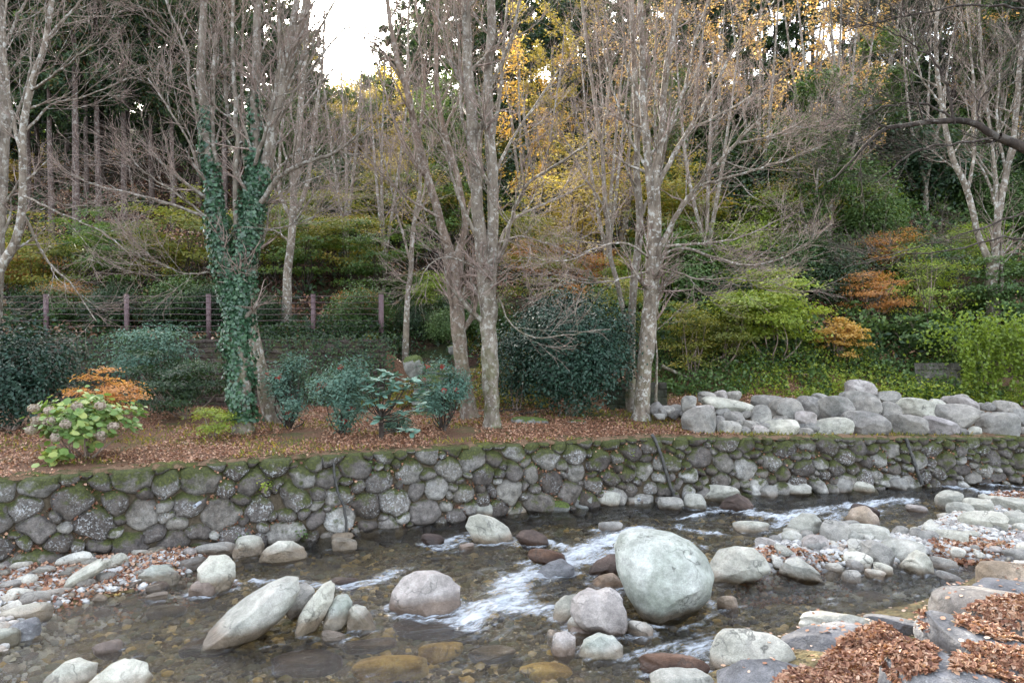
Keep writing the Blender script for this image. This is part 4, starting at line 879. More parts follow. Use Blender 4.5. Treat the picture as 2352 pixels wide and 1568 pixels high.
def peb_mat(name, stops, wetdark=True):
    s = N(name); v = s.co(); c = s.ramp(s.attr('rnd'), stops); c = s.mix(.4, c, s.ramp(s.noise(v, 30, 4, .7), [(.3, .2), (.7, .85)]), 'OVERLAY')
    s.pbr(c, .8, s.bump(s.noise(v, 40, 3), .4, .01), .3); return s.m
M_PB = peb_mat('gravel_stones', [(0, (.16, .15, .145)), (.25, (.30, .29, .275)), (.55, (.42, .415, .40)), (.85, (.52, .515, .50)), (1, (.34, .28, .23))])
M_UP = peb_mat('underwater_stones', [(0, (.03, .022, .012)), (.3, (.085, .062, .028)), (.6, (.15, .12, .055)), (.8, (.12, .125, .085)), (.9, (.40, .27, .08)), (1, (.46, .36, .2))])
q = np.concatenate([scatter_in(BAR_R, 30000, .3)[:11000], scatter_in(BAR_L, 10000, .25)[:3500]])
o = pebble_field('gravel', q, bedH(q[:, 0], q[:, 1]) + .015, .055, M_PB); o['label'] = 'pale gravel and small pebbles of the two bars'
q = np.stack([rng.random(30000) * 26 - 9, 6 + rng.random(30000) * 13], 1); q = q[(q[:, 1] < wallY(q[:, 0])) & (bedH(q[:, 0], q[:, 1]) < .0) & (np.abs(q[:, 0]) < q[:, 1] * .75)]
o = pebble_field('streambed_pebbles', q, bedH(q[:, 0], q[:, 1]), .07, M_UP); o['label'] = 'brown and olive pebbles seen through the shallow water'
# rocks seen under the clear water
for i, (x, y, w_, h_, m) in enumerate([(900, 1530, 180, 50, R_AMBER), (700, 1520, 170, 44, R_RED), (480, 1480, 130, 30, R_RED), (1130, 1500, 110, 30, R_PINK), (1010, 1490, 110, 26, R_AMBER), (850, 1480, 120, 26, R_RED), (1250, 1540, 120, 30, R_AMBER), (380, 1400, 90, 20, R_GREY), (1800, 1380, 120, 20, R_RED), (2000, 1370, 90, 20, R_TAN)]):
    rock(['amber boulder glowing under the shallow water at bottom centre', 'long brown rock under the water left of the amber boulder', 'rusty rock under the water below the slanting boulder', 'pinkish flat stone under the water', 'small tan stone under the water beside the step', 'brown sunken stone right of the slab row', 'tan sunken stone at the bottom centre right', 'grey sunken stone off the left bank', 'brown sunken stone in the right pool', 'tan sunken stone in the right pool'][i], (x, y, w_, h_, 0), m, zb=-.28, seed=900 + i, sub=4, depth=.9, cat='sunken stone', name='sunken_stone')

# ---------------------------------------------------------------- fallen leaves
from mathutils.bvhtree import BVHTree
def bvh_of(objs):
    Vs, Ps, n = [], [], 0
    for o in objs:
        me = o.data; v = np.empty(len(me.vertices) * 3); me.vertices.foreach_get('co', v); v = v.reshape(-1, 3) + np.array(o.location)
        Vs.append(v); Ps += [tuple(n + i for i in p.vertices) for p in me.polygons]; n += len(v)
    return BVHTree.FromPolygons(np.concatenate(Vs).tolist(), Ps)
near_b = [o for o in C.objects if o.name.startswith('boulder') and o.location.y < 11.5 and o.location.x > 1.5]
bvh = bvh_of(bank_objs + [o for o in near_b if o not in bank_objs])
def drop(xy, mz=.35):
    P_, N_ = [], []
    for x, y in xy:
        h = bvh.ray_cast(Vector((x, y, 6)), Vector((0, 0, -1)))
        if h[0] is not None and h[1].z > mz: P_.append(h[0][:]); N_.append(h[1][:])
    return np.array(P_), np.array(N_)
def cam_hit(x, y):
    d = ray(x, y); h = bvh.ray_cast(Vector((0, 0, CZ)), Vector(d)); return np.array(h[0][:2]) if h[0] is not None else G(x, y, .4)[:2]
def pile(name, poly, n, size, thick, label, z=.5, off=0.0, lift=0.02):
    w_ = np.array([cam_hit(x, y) for (x, y, zz) in poly]); q = scatter_in(w_, n * 3)[:n]
    P_, N_ = drop(q); e = np.clip(-sdf(w_, P_[:, 0], P_[:, 1]) / .35, 0, 1)
    P_[:, 2] += lift + thick * .6 * e * rng.random(len(P_)) ** .6 * (1 + .3 * vnoise(np.stack([P_[:, 0] * 4, P_[:, 1] * 4, P_[:, 0] * 0], -1)))
    V, F, r = leaves6(P_, size, flat=.32, wide=.62, curl=.8, sj=.55, nrmdir=N_)
    return tag(link(name, mesh(name, V, F, L_LITTER, smooth=False, attrs={'rnd': r})), label, 'fallen leaves', None, 'stuff')
pile('leaf_drift', [(1700, 1640, .3), (1840, 1540, .35), (1905, 1500, .4), (1960, 1455, .3), (2060, 1432, .25), (2135, 1432, .3), (2150, 1500, .5), (2150, 1545, .55), (2080, 1580, .5), (2060, 1700, .4)], 22000, .052, .10, 'thick drift of curled brown leaves filling the hollow of the near bank')
pile('leaf_heap', [(2195, 1435, .8), (2215, 1400, .9), (2260, 1385, .95), (2420, 1385, 1.0), (2460, 1480, .9), (2300, 1475, .8)], 6000, .052, .07, 'heap of dry orange-brown leaves on the big rounded boulder')
pile('leaf_heap', [(2185, 1545, .8), (2210, 1490, .9), (2260, 1480, .9), (2352, 1495, .95), (2470, 1560, .9), (2440, 1610, .8), (2250, 1545, .8)], 6000, .052, .05, 'heap of dry leaves on the pale cracked ledge rock below')
q = scatter_in(BANK, 5000); P_, N_ = drop(q, .6)
V, F, r = leaves6((P_ + [0, 0, .012])[:1600], .055, flat=.8, wide=.95, curl=.4, nrmdir=N_[:1600])
tag(link('scattered_leaves', mesh('scattered_leaves', V, F, L_LITTER, smooth=False, attrs={'rnd': r})), 'single brown leaves scattered over the near bank', 'fallen leaves', None, 'stuff')
def litter(name, poly, n, Hf, size, label, thick=.02, pad=0.0, noisy=0.0):
    w_ = np.array([G(*p) if len(p) == 3 else G(p[0], p[1], .1) for p in poly]); q = scatter_in(w_, n * 4, pad)[:n]
    if noisy: q = q[vnoise(np.stack([q[:, 0] * 1.6, q[:, 1] * 1.6, q[:, 0] * 0 + noisy], -1)) > -.05]
    P_ = np.stack([q[:, 0], q[:, 1], Hf(q[:, 0], q[:, 1]) + .015 + thick * rng.random(len(q))], 1)
    V, F, r = leaves(P_, size, flat=.6, wide=.9, fold=.5)
    return tag(link(name, mesh(name, V, F, L_LITTER, smooth=False, attrs={'rnd': r})), label, 'fallen leaves', None, 'stuff')
litter('bank_litter', [(-60, 1300), (470, 1262), (560, 1285), (420, 1345), (230, 1375), (110, 1400), (-60, 1360)], 5200, bedH, .07, 'reddish leaves lying between the stones of the left gravel bank', .04)
litter('bar_litter', [(1690, 1335), (1720, 1300), (1800, 1290), (1900, 1305), (1960, 1320), (1850, 1335), (1720, 1350)], 1800, bedH, .07, 'reddish leaves caught along the water edge of the right gravel bar', .05, .05)
litter('pool_litter', [(2130, 1268), (2200, 1260), (2310, 1270), (2330, 1290), (2220, 1300), (2140, 1292)], 1500, lambda X, Y: np.maximum(bedH(X, Y), .1), .07, 'red-brown leaves gathered in the hollow of the right gravel bar', .04)
litter('upper_litter', [(2250, 1150), (2352, 1145), (2352, 1175), (2270, 1172)], 500, bedH, .08, 'leaf drift among the stones at the upper right', .04)
litter('scattered_bar_litter', [(1640, 1340), (1760, 1230), (2100, 1200), (2380, 1140), (2380, 1330), (2000, 1330)], 2500, bedH, .06, 'leaves scattered thinly over the right gravel bar', .02, 0, 3.0)
# terrace litter
n = 90000; X = rng.random(n) * 26 - 13; T = rng.random(n); Y = wallY(X) - .05 + T * (24 - wallY(X)); m = (np.abs(X) < Y * .75) & (X < 4.5 + 2 * rng.random(n)); X, Y = X[m], Y[m]
m = (vnoise(np.stack([X * .8, Y * .8, X * 0 + 2], -1)) + .45 > rng.random(len(X)) * .5) ; X, Y = X[m], Y[m]
V, F, r = leaves(np.stack([X, Y, H(X, Y) + .02 + .03 * rng.random(len(X))], 1), .05, flat=.7, wide=.85, fold=.5)
tag(link('terrace_litter', mesh('terrace_litter', V, F, L_LITTER, smooth=False, attrs={'rnd': r})), 'carpet of small reddish-brown leaves covering the terrace', 'fallen leaves', None, 'stuff')
# leaves caught in the wall joints
n = 30000; s_ = rng.random(n) * Ltot; h_ = rng.random(n) * .78 + .2; iu = (s_ / Ltot * (NU - 1)).astype(int); ih = (h_ * (NV - 1)).astype(int); keep = (vnoise(np.stack([s_ * 1.7, h_ * 3, s_ * 0 + 1], -1)) > -.05) & (dome[iu, ih] < .62) & (np.roll(dome, 5, 1)[iu, ih] > dome[iu, ih]); s_, h_, iu, ih = s_[keep], h_[keep], iu[keep], ih[keep]
V, F, r = leaves(wall_pt(s_, h_, out[iu, ih] + .025), .062, flat=.3, wide=.8, fold=.5)
tag(link('wall_litter', mesh('wall_litter', V, F, L_LITTER, smooth=False, attrs={'rnd': r})), 'dry leaves caught in the joints of the stone wall', 'fallen leaves', None, 'stuff')
n = 14000; X = rng.random(n) * 26 - 12; Y = wallY(X) + .05 + rng.random(n) ** 1.3 * 6; m = vnoise(np.stack([X * .6, Y * .9, X * 0 + 8], -1)) > .05; X, Y = X[m], Y[m]
V, F, r = leaves(np.stack([X, Y, H(X, Y)], 1), .12, flat=-.25, wide=.22, hang=-1.2)
tag(link('grass', mesh('grass', V, F, L_OLIVE, attrs={'rnd': r})), 'thin low grass growing through the leaf carpet', 'grass', None, 'stuff')

# ---------------------------------------------------------------- generic bush
def bush(name, label, px, Y, wd, ht, lm, n, size, cat='shrub', group=None, pybase=None, clumps=40, flat=.3, layer=0.0, stems=8, leafw=.5, bark=None, low=.12, big=False, hollow=.45, spread=.2, extra=None, dx=0.0, hang=0.0, seed=0, world=None, nodrop=0):
    global rng
    keep = rng; rng = np.random.default_rng(1000 + seed + int(px))
    X = PX(px, Y) if world is None else world[0]
    z = Hs(X, Y) if world is None else world[2]
    if pybase is not None: z = P(px, pybase, Y)[2]
    base = np.array([X, Y, z - .03])
    root = empty(name, base, label, cat, group)
    d = nrm(rng.normal(size=(clumps, 3))); r_ = hollow + (1 - hollow) * rng.random((clumps, 1)) ** .6
    c = d * r_ * np.array([wd / 2, wd / 2, ht * (1 - low) / 2]) * .9 + np.array([dx, 0, ht * (low + (1 - low) / 2)])
    if layer: c[:, 2] = np.round(c[:, 2] / layer) * layer + rng.normal(size=clumps) * .06 * ht
    k = rng.integers(0, clumps, n); sg = spread * min(wd, ht)
    p = c[k] + rng.normal(size=(n, 3)) * np.array([sg, sg, sg * (.22 if layer else .8)])
    p[:, 2] = np.abs(p[:, 2] - .03) + .03
    nd = nrm(p - np.array([dx, 0, ht * .35]))
    V, F, r = (leaves6 if big else leaves)(p, size, flat=flat, nrmdir=nd * .8, **({'wide': leafw} if big else {'wide': leafw, 'hang': hang}))
    shade = .6 * r + .4 * np.repeat(rng.random(clumps)[k], len(V) // n)
    link('foliage', mesh('foliage', V, F, lm, smooth=False, attrs={'rnd': shade}), root)
    t = Tubes(); ns = max(stems, 1)
    for i in range(ns):
        tgt = c[rng.integers(0, clumps)]; a = np.array([rng.normal() * .06 * wd * .5, rng.normal() * .05, 0])
        mid = a * .5 + tgt * .5 + rng.normal(size=3) * .05 * ht; mid[2] = tgt[2] * .45
        pth = resample(np.array([a, mid, tgt]), 8); t.add(pth, np.linspace(.012 + .006 * ht, .005, 8), 5)
        br, rr = spawn(pth[None], np.linspace(.012, .005, 8)[None], 6, .35, 1, .7, -.35, 5, .1, .15, .7, .003); t.add(br, rr, 3)
    link('stems', t.mesh('stems', bark or B_TWIG, np.zeros(3)), root)
    if extra: extra(root, c, p)
    rng = keep
    return root
# ---------------------------------------------------------------- the trees along the terrace
def limb(Y, pts, w0, w1, n=18):
    q = np.array([list(P(p[0], p[1], Y + (p[2] if len(p) > 2 else 0))) for p in pts]); r = resample(q, n)
    wob = rng.normal(size=(n, 3)) * .012; wob[0] = 0
    return r + wob, np.linspace(w0, w1, n) / 2 / FPX * Y
def tree(name, label, Y, trunks, limbs, bark, twigs=True, k=(18, 7, 6), L=(1.5, .75, .38), ang=(.75, .75, .7), up=(.07, .03, .02), tw0=.25, seed=0, cat='tree', group=None, basepx=None, leafy=None, twig_bark=None, rmin=.004, flat=0.3):
    global rng
    keep = rng; rng = np.random.default_rng(4000 + seed)
    pts, rad = [], []
    for t in trunks:
        p, r = limb(Y, t[0], t[1] * .86, t[2] * .9)
        if t is trunks[0] and basepx is None:
            p[0, 2] = min(p[0, 2], Hs(p[0, 0], p[0, 1]) + .0) - .08; r[0] *= 1.45; r[1] *= 1.12
        pts.append(p); rad.append(r)
    base = pts[0][0].copy(); 
    lp, lr = [], []
    for t in limbs:
        p, r = limb(Y, t[0], t[1] * .88, t[2] * .85); lp.append(p); lr.append(r)
    root = empty(name, base, label, cat, group)
    T = Tubes()
    for p, r in zip(pts, rad):
        ph = rng.random() * 9; r = r * (1 + .05 * np.sin(np.linspace(0, 14, len(r)) + ph)); pf = resample(np.concatenate([p, r[:, None]], 1), 60); T.add(pf[:, :3], pf[:, 3], 14)
    tm = link('trunk', T.mesh('trunk', bark, base), root)
    T = Tubes()
    allp = np.array(lp + [p for p in pts]) if lp else np.array(pts); allr = np.array(lr + [r for r in rad]) if lr else np.array(rad)
    if lp: T.add(np.array(lp), np.array(lr), 8)
    hi = allp
    if twigs:
        c1, r1 = spawn(hi, allr, max(5, int(k[0] * .75)), tw0, 1, ang[0], L[0] * 1.25, 10, up[0], .07, .42, rmin * 1.8, .25, flat)
        if lp is not None and len(pts):   # keep twigs off the lowest bole
            ok_ = (c1[:, 0, 2] > base[2] + 2.7) | (rng.random(len(c1)) < .12); c1, r1 = c1[ok_], r1[ok_]
        T.add(c1, r1, 5)
        link('limbs', T.mesh('limbs', bark, base), root)
        c2, r2 = spawn(c1, r1, k[1] - 1, .2, 1, ang[1] * .85, L[1] * 1.2, 7, up[1] + .01, .08, .6, rmin * 1.1, .25, flat)
        c3, r3 = spawn(c2, r2, k[2] - 2, .15, 1, ang[2] * .85, L[2] * 1.25, 5, up[2], .10, .7, rmin * .8, .25, flat)
        T = Tubes(); T.add(c2, r2, 4); T.add(c3, r3, 3)
        link('twigs', T.mesh('twigs', twig_bark or B_TWIG, base), root)
        if leafy:
            mt, per, size = leafy; p = along(c3, per, .3, 1, .03)
            V, F, r = leaves(p - base, size, flat=.4, wide=.6, hang=.3); link('foliage', mesh('foliage', V, F, mt, smooth=False, attrs={'rnd': r}), root)
    else: link('limbs', T.mesh('limbs', bark, base), root) if lp else None
    rng = keep
    return root, base, list(zip(pts, rad)), list(zip(lp, lr))
t1, t1b, t1t, t1l = tree('ivy_covered_tree', 'big bare tree whose forked trunk is wrapped in dark green ivy, left on the terrace', 18.0,
    [([(560, 1003), (553, 900), (546, 780), (541, 690), (535, 600)], 52, 48), ([(545, 740), (520, 620), (502, 500), (482, 390), (470, 260), (463, 120), (468, 0), (470, -160)], 38, 14),
     ([(548, 740), (566, 600), (573, 480), (585, 380), (585, 230), (590, 100), (598, -140)], 36, 15), ([(572, 540), (596, 420), (622, 310), (650, 180), (672, 60), (705, -120)], 28, 14)],
    [([(545, 620), (541, 430), (545, 300), (536, 150), (535, -120)], 18, 7), ([(500, 430), (488, 300), (490, 200), (497, 80), (512, -100)], 15, 6), ([(600, 465, -.3), (640, 410, -.6), (700, 375, -1), (770, 350, -1.3), (850, 288, -1.6)], 15, 4),
     ([(492, 505), (430, 482, .2), (340, 455, .4), (230, 428, .8), (165, 400, 1)], 9, 3), ([(490, 470), (440, 340, -.4), (395, 260, -.8), (340, 180, -1)], 8, 3), ([(500, 520), (420, 455, -.5), (330, 395, -1), (290, 350, -1.2)], 7, 2.5),
     ([(498, 625), (430, 628, -.5), (370, 608, -.8), (300, 582, -1.2)], 5, 2), ([(465, 330), (436, 190), (430, 120), (400, 50), (365, -40)], 10, 4), ([(590, 300), (640, 210, .5), (690, 100, .8), (760, 20, 1.0)], 10, 3), ([(628, 300), (700, 180, -.4), (780, 80, -.7), (850, 30, -1)], 8, 3),
     ([(590, 520), (650, 450, .5), (720, 410, .9), (790, 395, 1.2)], 6, 2.5), ([(575, 400), (610, 300, -.5), (640, 160, -.7), (640, 0, -.9)], 11, 5), ([(555, 330), (520, 240, .4), (515, 120, .4), (500, -40, .4)], 10, 5), ([(598, 530, 0), (660, 520, -.4), (720, 500, -.8)], 5, 2)],
    B_BROWN, k=(16, 7, 6), L=(1.5, .8, .4), seed=1)
# ivy leaves wrapped round the lower stems
def ivy(root, base, stems, n, label):
    P_, N_ = [], []
    for (p, r), (ta, tb), cnt, ex in stems:
        pf = resample(np.concatenate([p, r[:, None]], 1), 80); t = ta + (tb - ta) * rng.random(cnt); i = np.minimum((t * 79).astype(int), 78); a = rng.random(cnt) * 6.283
        T_ = nrm(pf[i + 1, :3] - pf[i, :3]); U_ = nrm(np.cross(T_, [0, 1, .01])); W_ = np.cross(T_, U_); d = np.cos(a)[:, None] * U_ + np.sin(a)[:, None] * W_
        lump = .3 + 1.5 * np.clip(fbm(np.stack([pf[i, 0] * 2 + np.cos(a), t * 9, np.sin(a) + pf[i, 2]], -1), 2) + .4, 0, 1.5)
        gap = fbm(np.stack([np.cos(a) * 1.3 + pf[i, 0] * 2, pf[i, 2] * 1.4, np.sin(a) * 1.3], -1), 3) + .62 * (1 - t) + .1 > 0; i, a, t, T_, U_, W_, d, lump = [q[gap] for q in (i, a, t, T_, U_, W_, d, lump)]; cnt = len(i)
        taper = np.clip((tb - t) / (tb - ta) * 3, .25, 1)
        P_.append(pf[i, :3] + d * (pf[i, 3:4] + (ex * lump * taper * rng.random(cnt) ** .6)[:, None])); N_.append(d)
    P_ = np.concatenate(P_); N_ = np.concatenate(N_)
    V, F, r = leaves(P_ - base, .08, flat=.1, sj=.55, wide=.9, nrmdir=N_ * 1.3, hang=.7)
    o = link('ivy', mesh('ivy', V, F, L_IVY, smooth=False, attrs={'rnd': r}), root); o['label'] = label
ivy(t1, t1b, [(t1t[0], (.12, 1), 7500, .13), (t1t[1], (0, .56), 6500, .12), (t1t[2], (0, .45), 6000, .12), (t1t[2], (.4, .62), 1000, .08), (t1t[3], (0, .25), 1500, .1)], 0, 'dark green glossy ivy')
tree('leaning_tree', 'grey trunk leaning left behind the ivy-covered tree', 19.6, [([(640, 985), (605, 880), (583, 770), (573, 680), (582, 560), (600, 450), (640, 250), (690, 60), (720, -120)], 40, 12)],
    [([(590, 500), (560, 350), (555, 200), (560, -60)], 12, 5), ([(640, 240), (700, 130), (760, 20), (800, -60)], 10, 4), ([(610, 420, .5), (680, 350, .8), (760, 310, 1)], 7, 3), ([(660, 170), (640, 60), (650, -80)], 9, 4)], B_PALE, k=(12, 6, 5), seed=2)
tree('slim_forked_tree', 'slim grey tree that forks into pale stems behind the fence, right of the ivy tree', 27.5, [([(658, 778), (660, 640), (672, 510), (676, 400), (690, 250), (702, 100), (715, -80)], 25, 10)],
    [([(672, 500), (705, 430), (722, 290), (740, 150), (745, 20)], 14, 5), ([(668, 500), (640, 430), (645, 330), (655, 200), (660, 60)], 11, 4), ([(690, 260), (740, 190), (800, 120)], 7, 3), ([(670, 560), (630, 530), (590, 540)], 6, 2.5), ([(676, 420), (640, 300), (620, 160)], 7, 3)], B_PALE, k=(14, 6, 5), L=(2, 1, .5), seed=3, rmin=.005)
tree('twisting_tree', 'pinkish twisting trunk with a low fork just left of the central trunk', 20.6, [([(1080, 965), (1064, 860), (1052, 740), (1045, 650), (1037, 585)], 42, 34), ([(1040, 600), (1015, 520), (987, 420), (960, 320), (932, 200), (902, 80), (875, -120)], 24, 9), ([(1042, 610), (1068, 520), (1052, 420), (1020, 300), (1000, 150), (1010, -120)], 18, 8)],
    [([(1055, 770), (1090, 710), (1100, 630)], 15, 10), ([(985, 420), (930, 340), (880, 200), (840, 60)], 8, 3), ([(960, 330), (975, 200), (960, 60), (950, -80)], 10, 4), ([(1068, 520), (1100, 380), (1110, 230)], 8, 4), ([(1010, 500, -.5), (930, 450, -.8), (860, 380, -1.2), (800, 300, -1.5)], 7, 2.5), ([(932, 200), (880, 120), (800, 60)], 7, 3),
     ([(1030, 560, -.5), (960, 500, -1), (900, 420, -1.2)], 6, 2.5), ([(1020, 300), (1060, 200), (1050, 50)], 8, 3)], B_RUST, k=(15, 7, 6), L=(1.6, .8, .4), seed=4)
tree('central_tree', 'tall mossy brown tree with two parallel stems in the centre of the terrace', 19.0, [([(1130, 986), (1126, 850), (1122, 720), (1116, 620)], 42, 46), ([(1118, 680), (1102, 520), (1091, 400), (1082, 250), (1072, 100), (1066, -150)], 38, 20), ([(1124, 690), (1131, 560), (1131, 430), (1126, 300), (1120, 200), (1128, 80), (1130, -150)], 34, 18)],
    [([(1132, 620), (1160, 560, -.3), (1178, 490, -.5), (1215, 420, -.8), (1280, 378, -1.2), (1345, 335, -1.6)], 14, 4), ([(1138, 590), (1172, 510, .4), (1250, 470, .7), (1340, 425, 1.1)], 10, 3), ([(1092, 540), (1048, 440, -.4), (1020, 330, -.6), (960, 240, -1)], 10, 3), ([(1131, 420), (1170, 330, .5), (1230, 240, .8), (1290, 150, 1)], 10, 3),
     ([(1120, 210), (1170, 100, -.4), (1200, -20, -.6), (1230, -120, -.6)], 10, 4), ([(1080, 240), (1040, 140, .3), (1000, 20, .5)], 10, 4), ([(1145, 685), (1175, 745, -.6), (1230, 775, -1.0), (1310, 768, -1.4), (1400, 755, -1.8)], 5, 2), ([(1100, 620), (1030, 590, -.8), (985, 610, -1), (960, 660, -1.3)], 5, 2), ([(1140, 560), (1190, 545, -.5), (1260, 560, -1), (1330, 590, -1.5)], 6, 2.5), ([(1090, 380), (1060, 260), (1055, 120), (1035, -60)], 9, 4),
     ([(1128, 330), (1150, 200), (1160, 60), (1175, -80)], 11, 5)], B_BROWN, k=(14, 7, 6), L=(1.6, .8, .4), seed=5)
tree('thin_speckled_tree', 'thin pale speckled stem rising near the right end of the fence', 25.0, [([(930, 748), (941, 650), (950, 520), (966, 420), (950, 300), (935, 180), (940, 0)], 14, 5)], [([(950, 520), (975, 430), (985, 330)], 7, 3), ([(942, 600), (920, 520), (900, 430), (880, 360)], 7, 3)], B_PALE, k=(12, 6, 5), seed=6)
tree('white_speckled_tree', 'tall tree with white-speckled trunk and wide limbs, standing where terrace meets rock heap', 20.4, [([(1471, 968), (1480, 850), (1494, 700), (1500, 590)], 42, 37), ([(1496, 640), (1500, 520), (1491, 400), (1479, 250), (1475, 120), (1470, -150)], 26, 12), ([(1502, 620), (1510, 500), (1506, 420), (1520, 300), (1532, 150), (1560, 0), (1580, -120)], 25, 10)],
    [([(1506, 440), (1545, 360), (1583, 300), (1640, 200), (1700, 90)], 14, 5), ([(1506, 590), (1550, 500, -.4), (1600, 430, -.8), (1690, 330, -1.3), (1765, 255, -1.7)], 17, 5), ([(1508, 600), (1560, 570, -.6), (1640, 590, -1.2), (1720, 610, -1.8), (1800, 590, -2.3), (1850, 560, -2.6)], 8, 3), ([(1512, 565), (1600, 560, .5), (1700, 545, .9), (1800, 500, 1.2)], 8, 3),
     ([(1490, 400), (1440, 300), (1400, 180), (1380, 60)], 9, 3), ([(1477, 250), (1440, 150), (1430, 20)], 8, 4), ([(1600, 430), (1700, 400, -1), (1800, 370, -1.4), (1900, 330, -1.8)], 9, 3), ([(1580, 300), (1660, 260, .3), (1760, 200, .6)], 8, 3), ([(1500, 600), (1440, 560, -.6), (1370, 570, -1.2), (1300, 600, -1.7), (1200, 590, -2.2)], 7, 2),
     ([(1495, 620), (1430, 640, -.8), (1350, 650, -1.5), (1240, 620, -2)], 6, 2), ([(1515, 340), (1570, 210), (1600, 80), (1650, -60)], 11, 4), ([(1690, 330, -1.3), (1780, 310, -1.5), (1880, 260, -1.9)], 7, 2.5), ([(1510, 610), (1600, 640, -1), (1690, 640, -1.5), (1780, 650, -2)], 5, 2)],
    B_PALE, k=(15, 8, 7), L=(1.8, .95, .45), seed=7, flat=.6)
tree('shadowed_tree', 'brown forked tree close behind the white-speckled one', 22.2, [([(1452, 915), (1450, 780), (1456, 650), (1470, 500), (1463, 380), (1460, 200), (1445, -80)], 24, 11), ([(1450, 790), (1430, 700), (1405, 600), (1392, 480), (1380, 330), (1350, 120), (1330, -60)], 15, 6)],
    [([(1470, 500), (1520, 380), (1540, 230)], 9, 4), ([(1392, 480), (1340, 400), (1290, 300)], 7, 3), ([(1380, 340), (1400, 200), (1390, 40)], 8, 3), ([(1462, 300), (1500, 180), (1510, 20)], 9, 4)], B_BROWN, k=(14, 7, 6), L=(1.8, .9, .45), seed=8)
tree('white_sapling', 'thin whitish sapling standing straight right of the white-speckled trunk', 21.3, [([(1507, 918), (1508, 800), (1503, 700), (1508, 600)], 7, 3.5)], [([(1506, 760), (1530, 740), (1580, 690)], 3, 1.5)], B_PALE, k=(6, 4, 4), L=(.7, .4, .25), seed=9)
tree('pale_twin_tree', 'pale smooth tree dividing into two slender stems on the right bank', 27.0, [([(2284, 748), (2277, 650), (2283, 590)], 34, 26), ([(2277, 610), (2247, 540), (2222, 440), (2190, 370), (2165, 250), (2150, 100), (2160, -80)], 18, 7), ([(2285, 600), (2292, 500), (2312, 400), (2332, 280), (2345, 120), (2380, -60)], 19, 8)],
    [([(2285, 570), (2288, 420), (2270, 270), (2250, 80), (2255, -80)], 10, 4), ([(2300, 730), (2300, 620), (2292, 500), (2262, 400), (2215, 330)], 12, 4), ([(2222, 440), (2240, 330), (2235, 180), (2220, 20)], 9, 4), ([(2312, 400), (2290, 280), (2300, 120)], 8, 3), ([(2165, 250), (2110, 160), (2090, 20)], 6, 3)], B_PALE, k=(16, 7, 6), L=(2.2, 1.0, .5), seed=10, rmin=.005)
tree('curving_tree', 'pale flaking tree that curves up along the left edge of the picture', 19.0, [([(-95, 990), (-50, 800), (-5, 630), (32, 560), (52, 470), (50, 360), (68, 210), (105, 90), (130, -80)], 30, 11)],
    [([(50, 360), (20, 220), (10, 80), (20, -60)], 11, 4), ([(105, 90), (170, 20), (220, -40)], 8, 4), ([(68, 210), (140, 160, -.5), (230, 90, -1)], 8, 3), ([(52, 450, -.2), (140, 490, -.8), (230, 530, -1.2), (290, 575, -1.5)], 6, 2), ([(60, 300), (120, 240, .4), (200, 220, .8), (300, 180, 1.1)], 7, 2.5), ([(48, 480), (110, 600, .5), (160, 650, .5), (225, 740, .6)], 8, 3)], B_PALE, k=(14, 7, 6), L=(1.5, .8, .4), seed=11)
tree('edge_tree', 'greyish straight tree cut by the left edge of the picture', 20.5, [([(-40, 980), (-10, 760), (0, 500), (12, 300), (2, 100), (-10, -100)], 30, 20)], [([(8, 340), (60, 200), (80, 40)], 9, 3), ([(2, 120), (50, 20), (90, -60)], 9, 4)], B_BROWN, k=(12, 6, 5), seed=12)
tree('overhanging_tree', 'dark near tree whose long crooked limb reaches in from the right edge', 11.0, [([(2800, 1330), (2760, 900), (2700, 620), (2560, 460), (2440, 385), (2352, 340), (2290, 316)], 90, 22)],
    [([(2290, 316), (2240, 286), (2180, 275), (2100, 285), (2020, 302), (1955, 375), (1900, 420)], 20, 4), ([(2192, 285), (2178, 215), (2142, 130), (2118, 75)], 9, 4), ([(2200, 276), (2120, 240), (2040, 245), (1960, 285)], 7, 3), ([(2352, 20, 0), (2230, 12, 0), (2120, 30), (2020, 50), (1940, 72)], 7, 3), ([(2420, 560), (2300, 545), (2180, 575), (2060, 590), (1930, 615)], 6, 2), ([(2440, 470), (2330, 495), (2240, 530), (2140, 560), (1990, 600)], 6, 2), ([(2142, 130), (2060, 80), (1980, 50)], 5, 2.5), ([(2240, 286), (2260, 220), (2330, 160)], 6, 3),
     ([(2600, 480), (2480, 200), (2380, 40), (2300, -60)], 20, 8), ([(2290, 316), (2200, 330), (2100, 350), (2010, 420)], 7, 3)],
    B_DARK, k=(13, 8, 7), L=(.9, .5, .25), seed=13, tw0=.3, basepx=1, twig_bark=B_DARK, rmin=.0025, flat=.5)

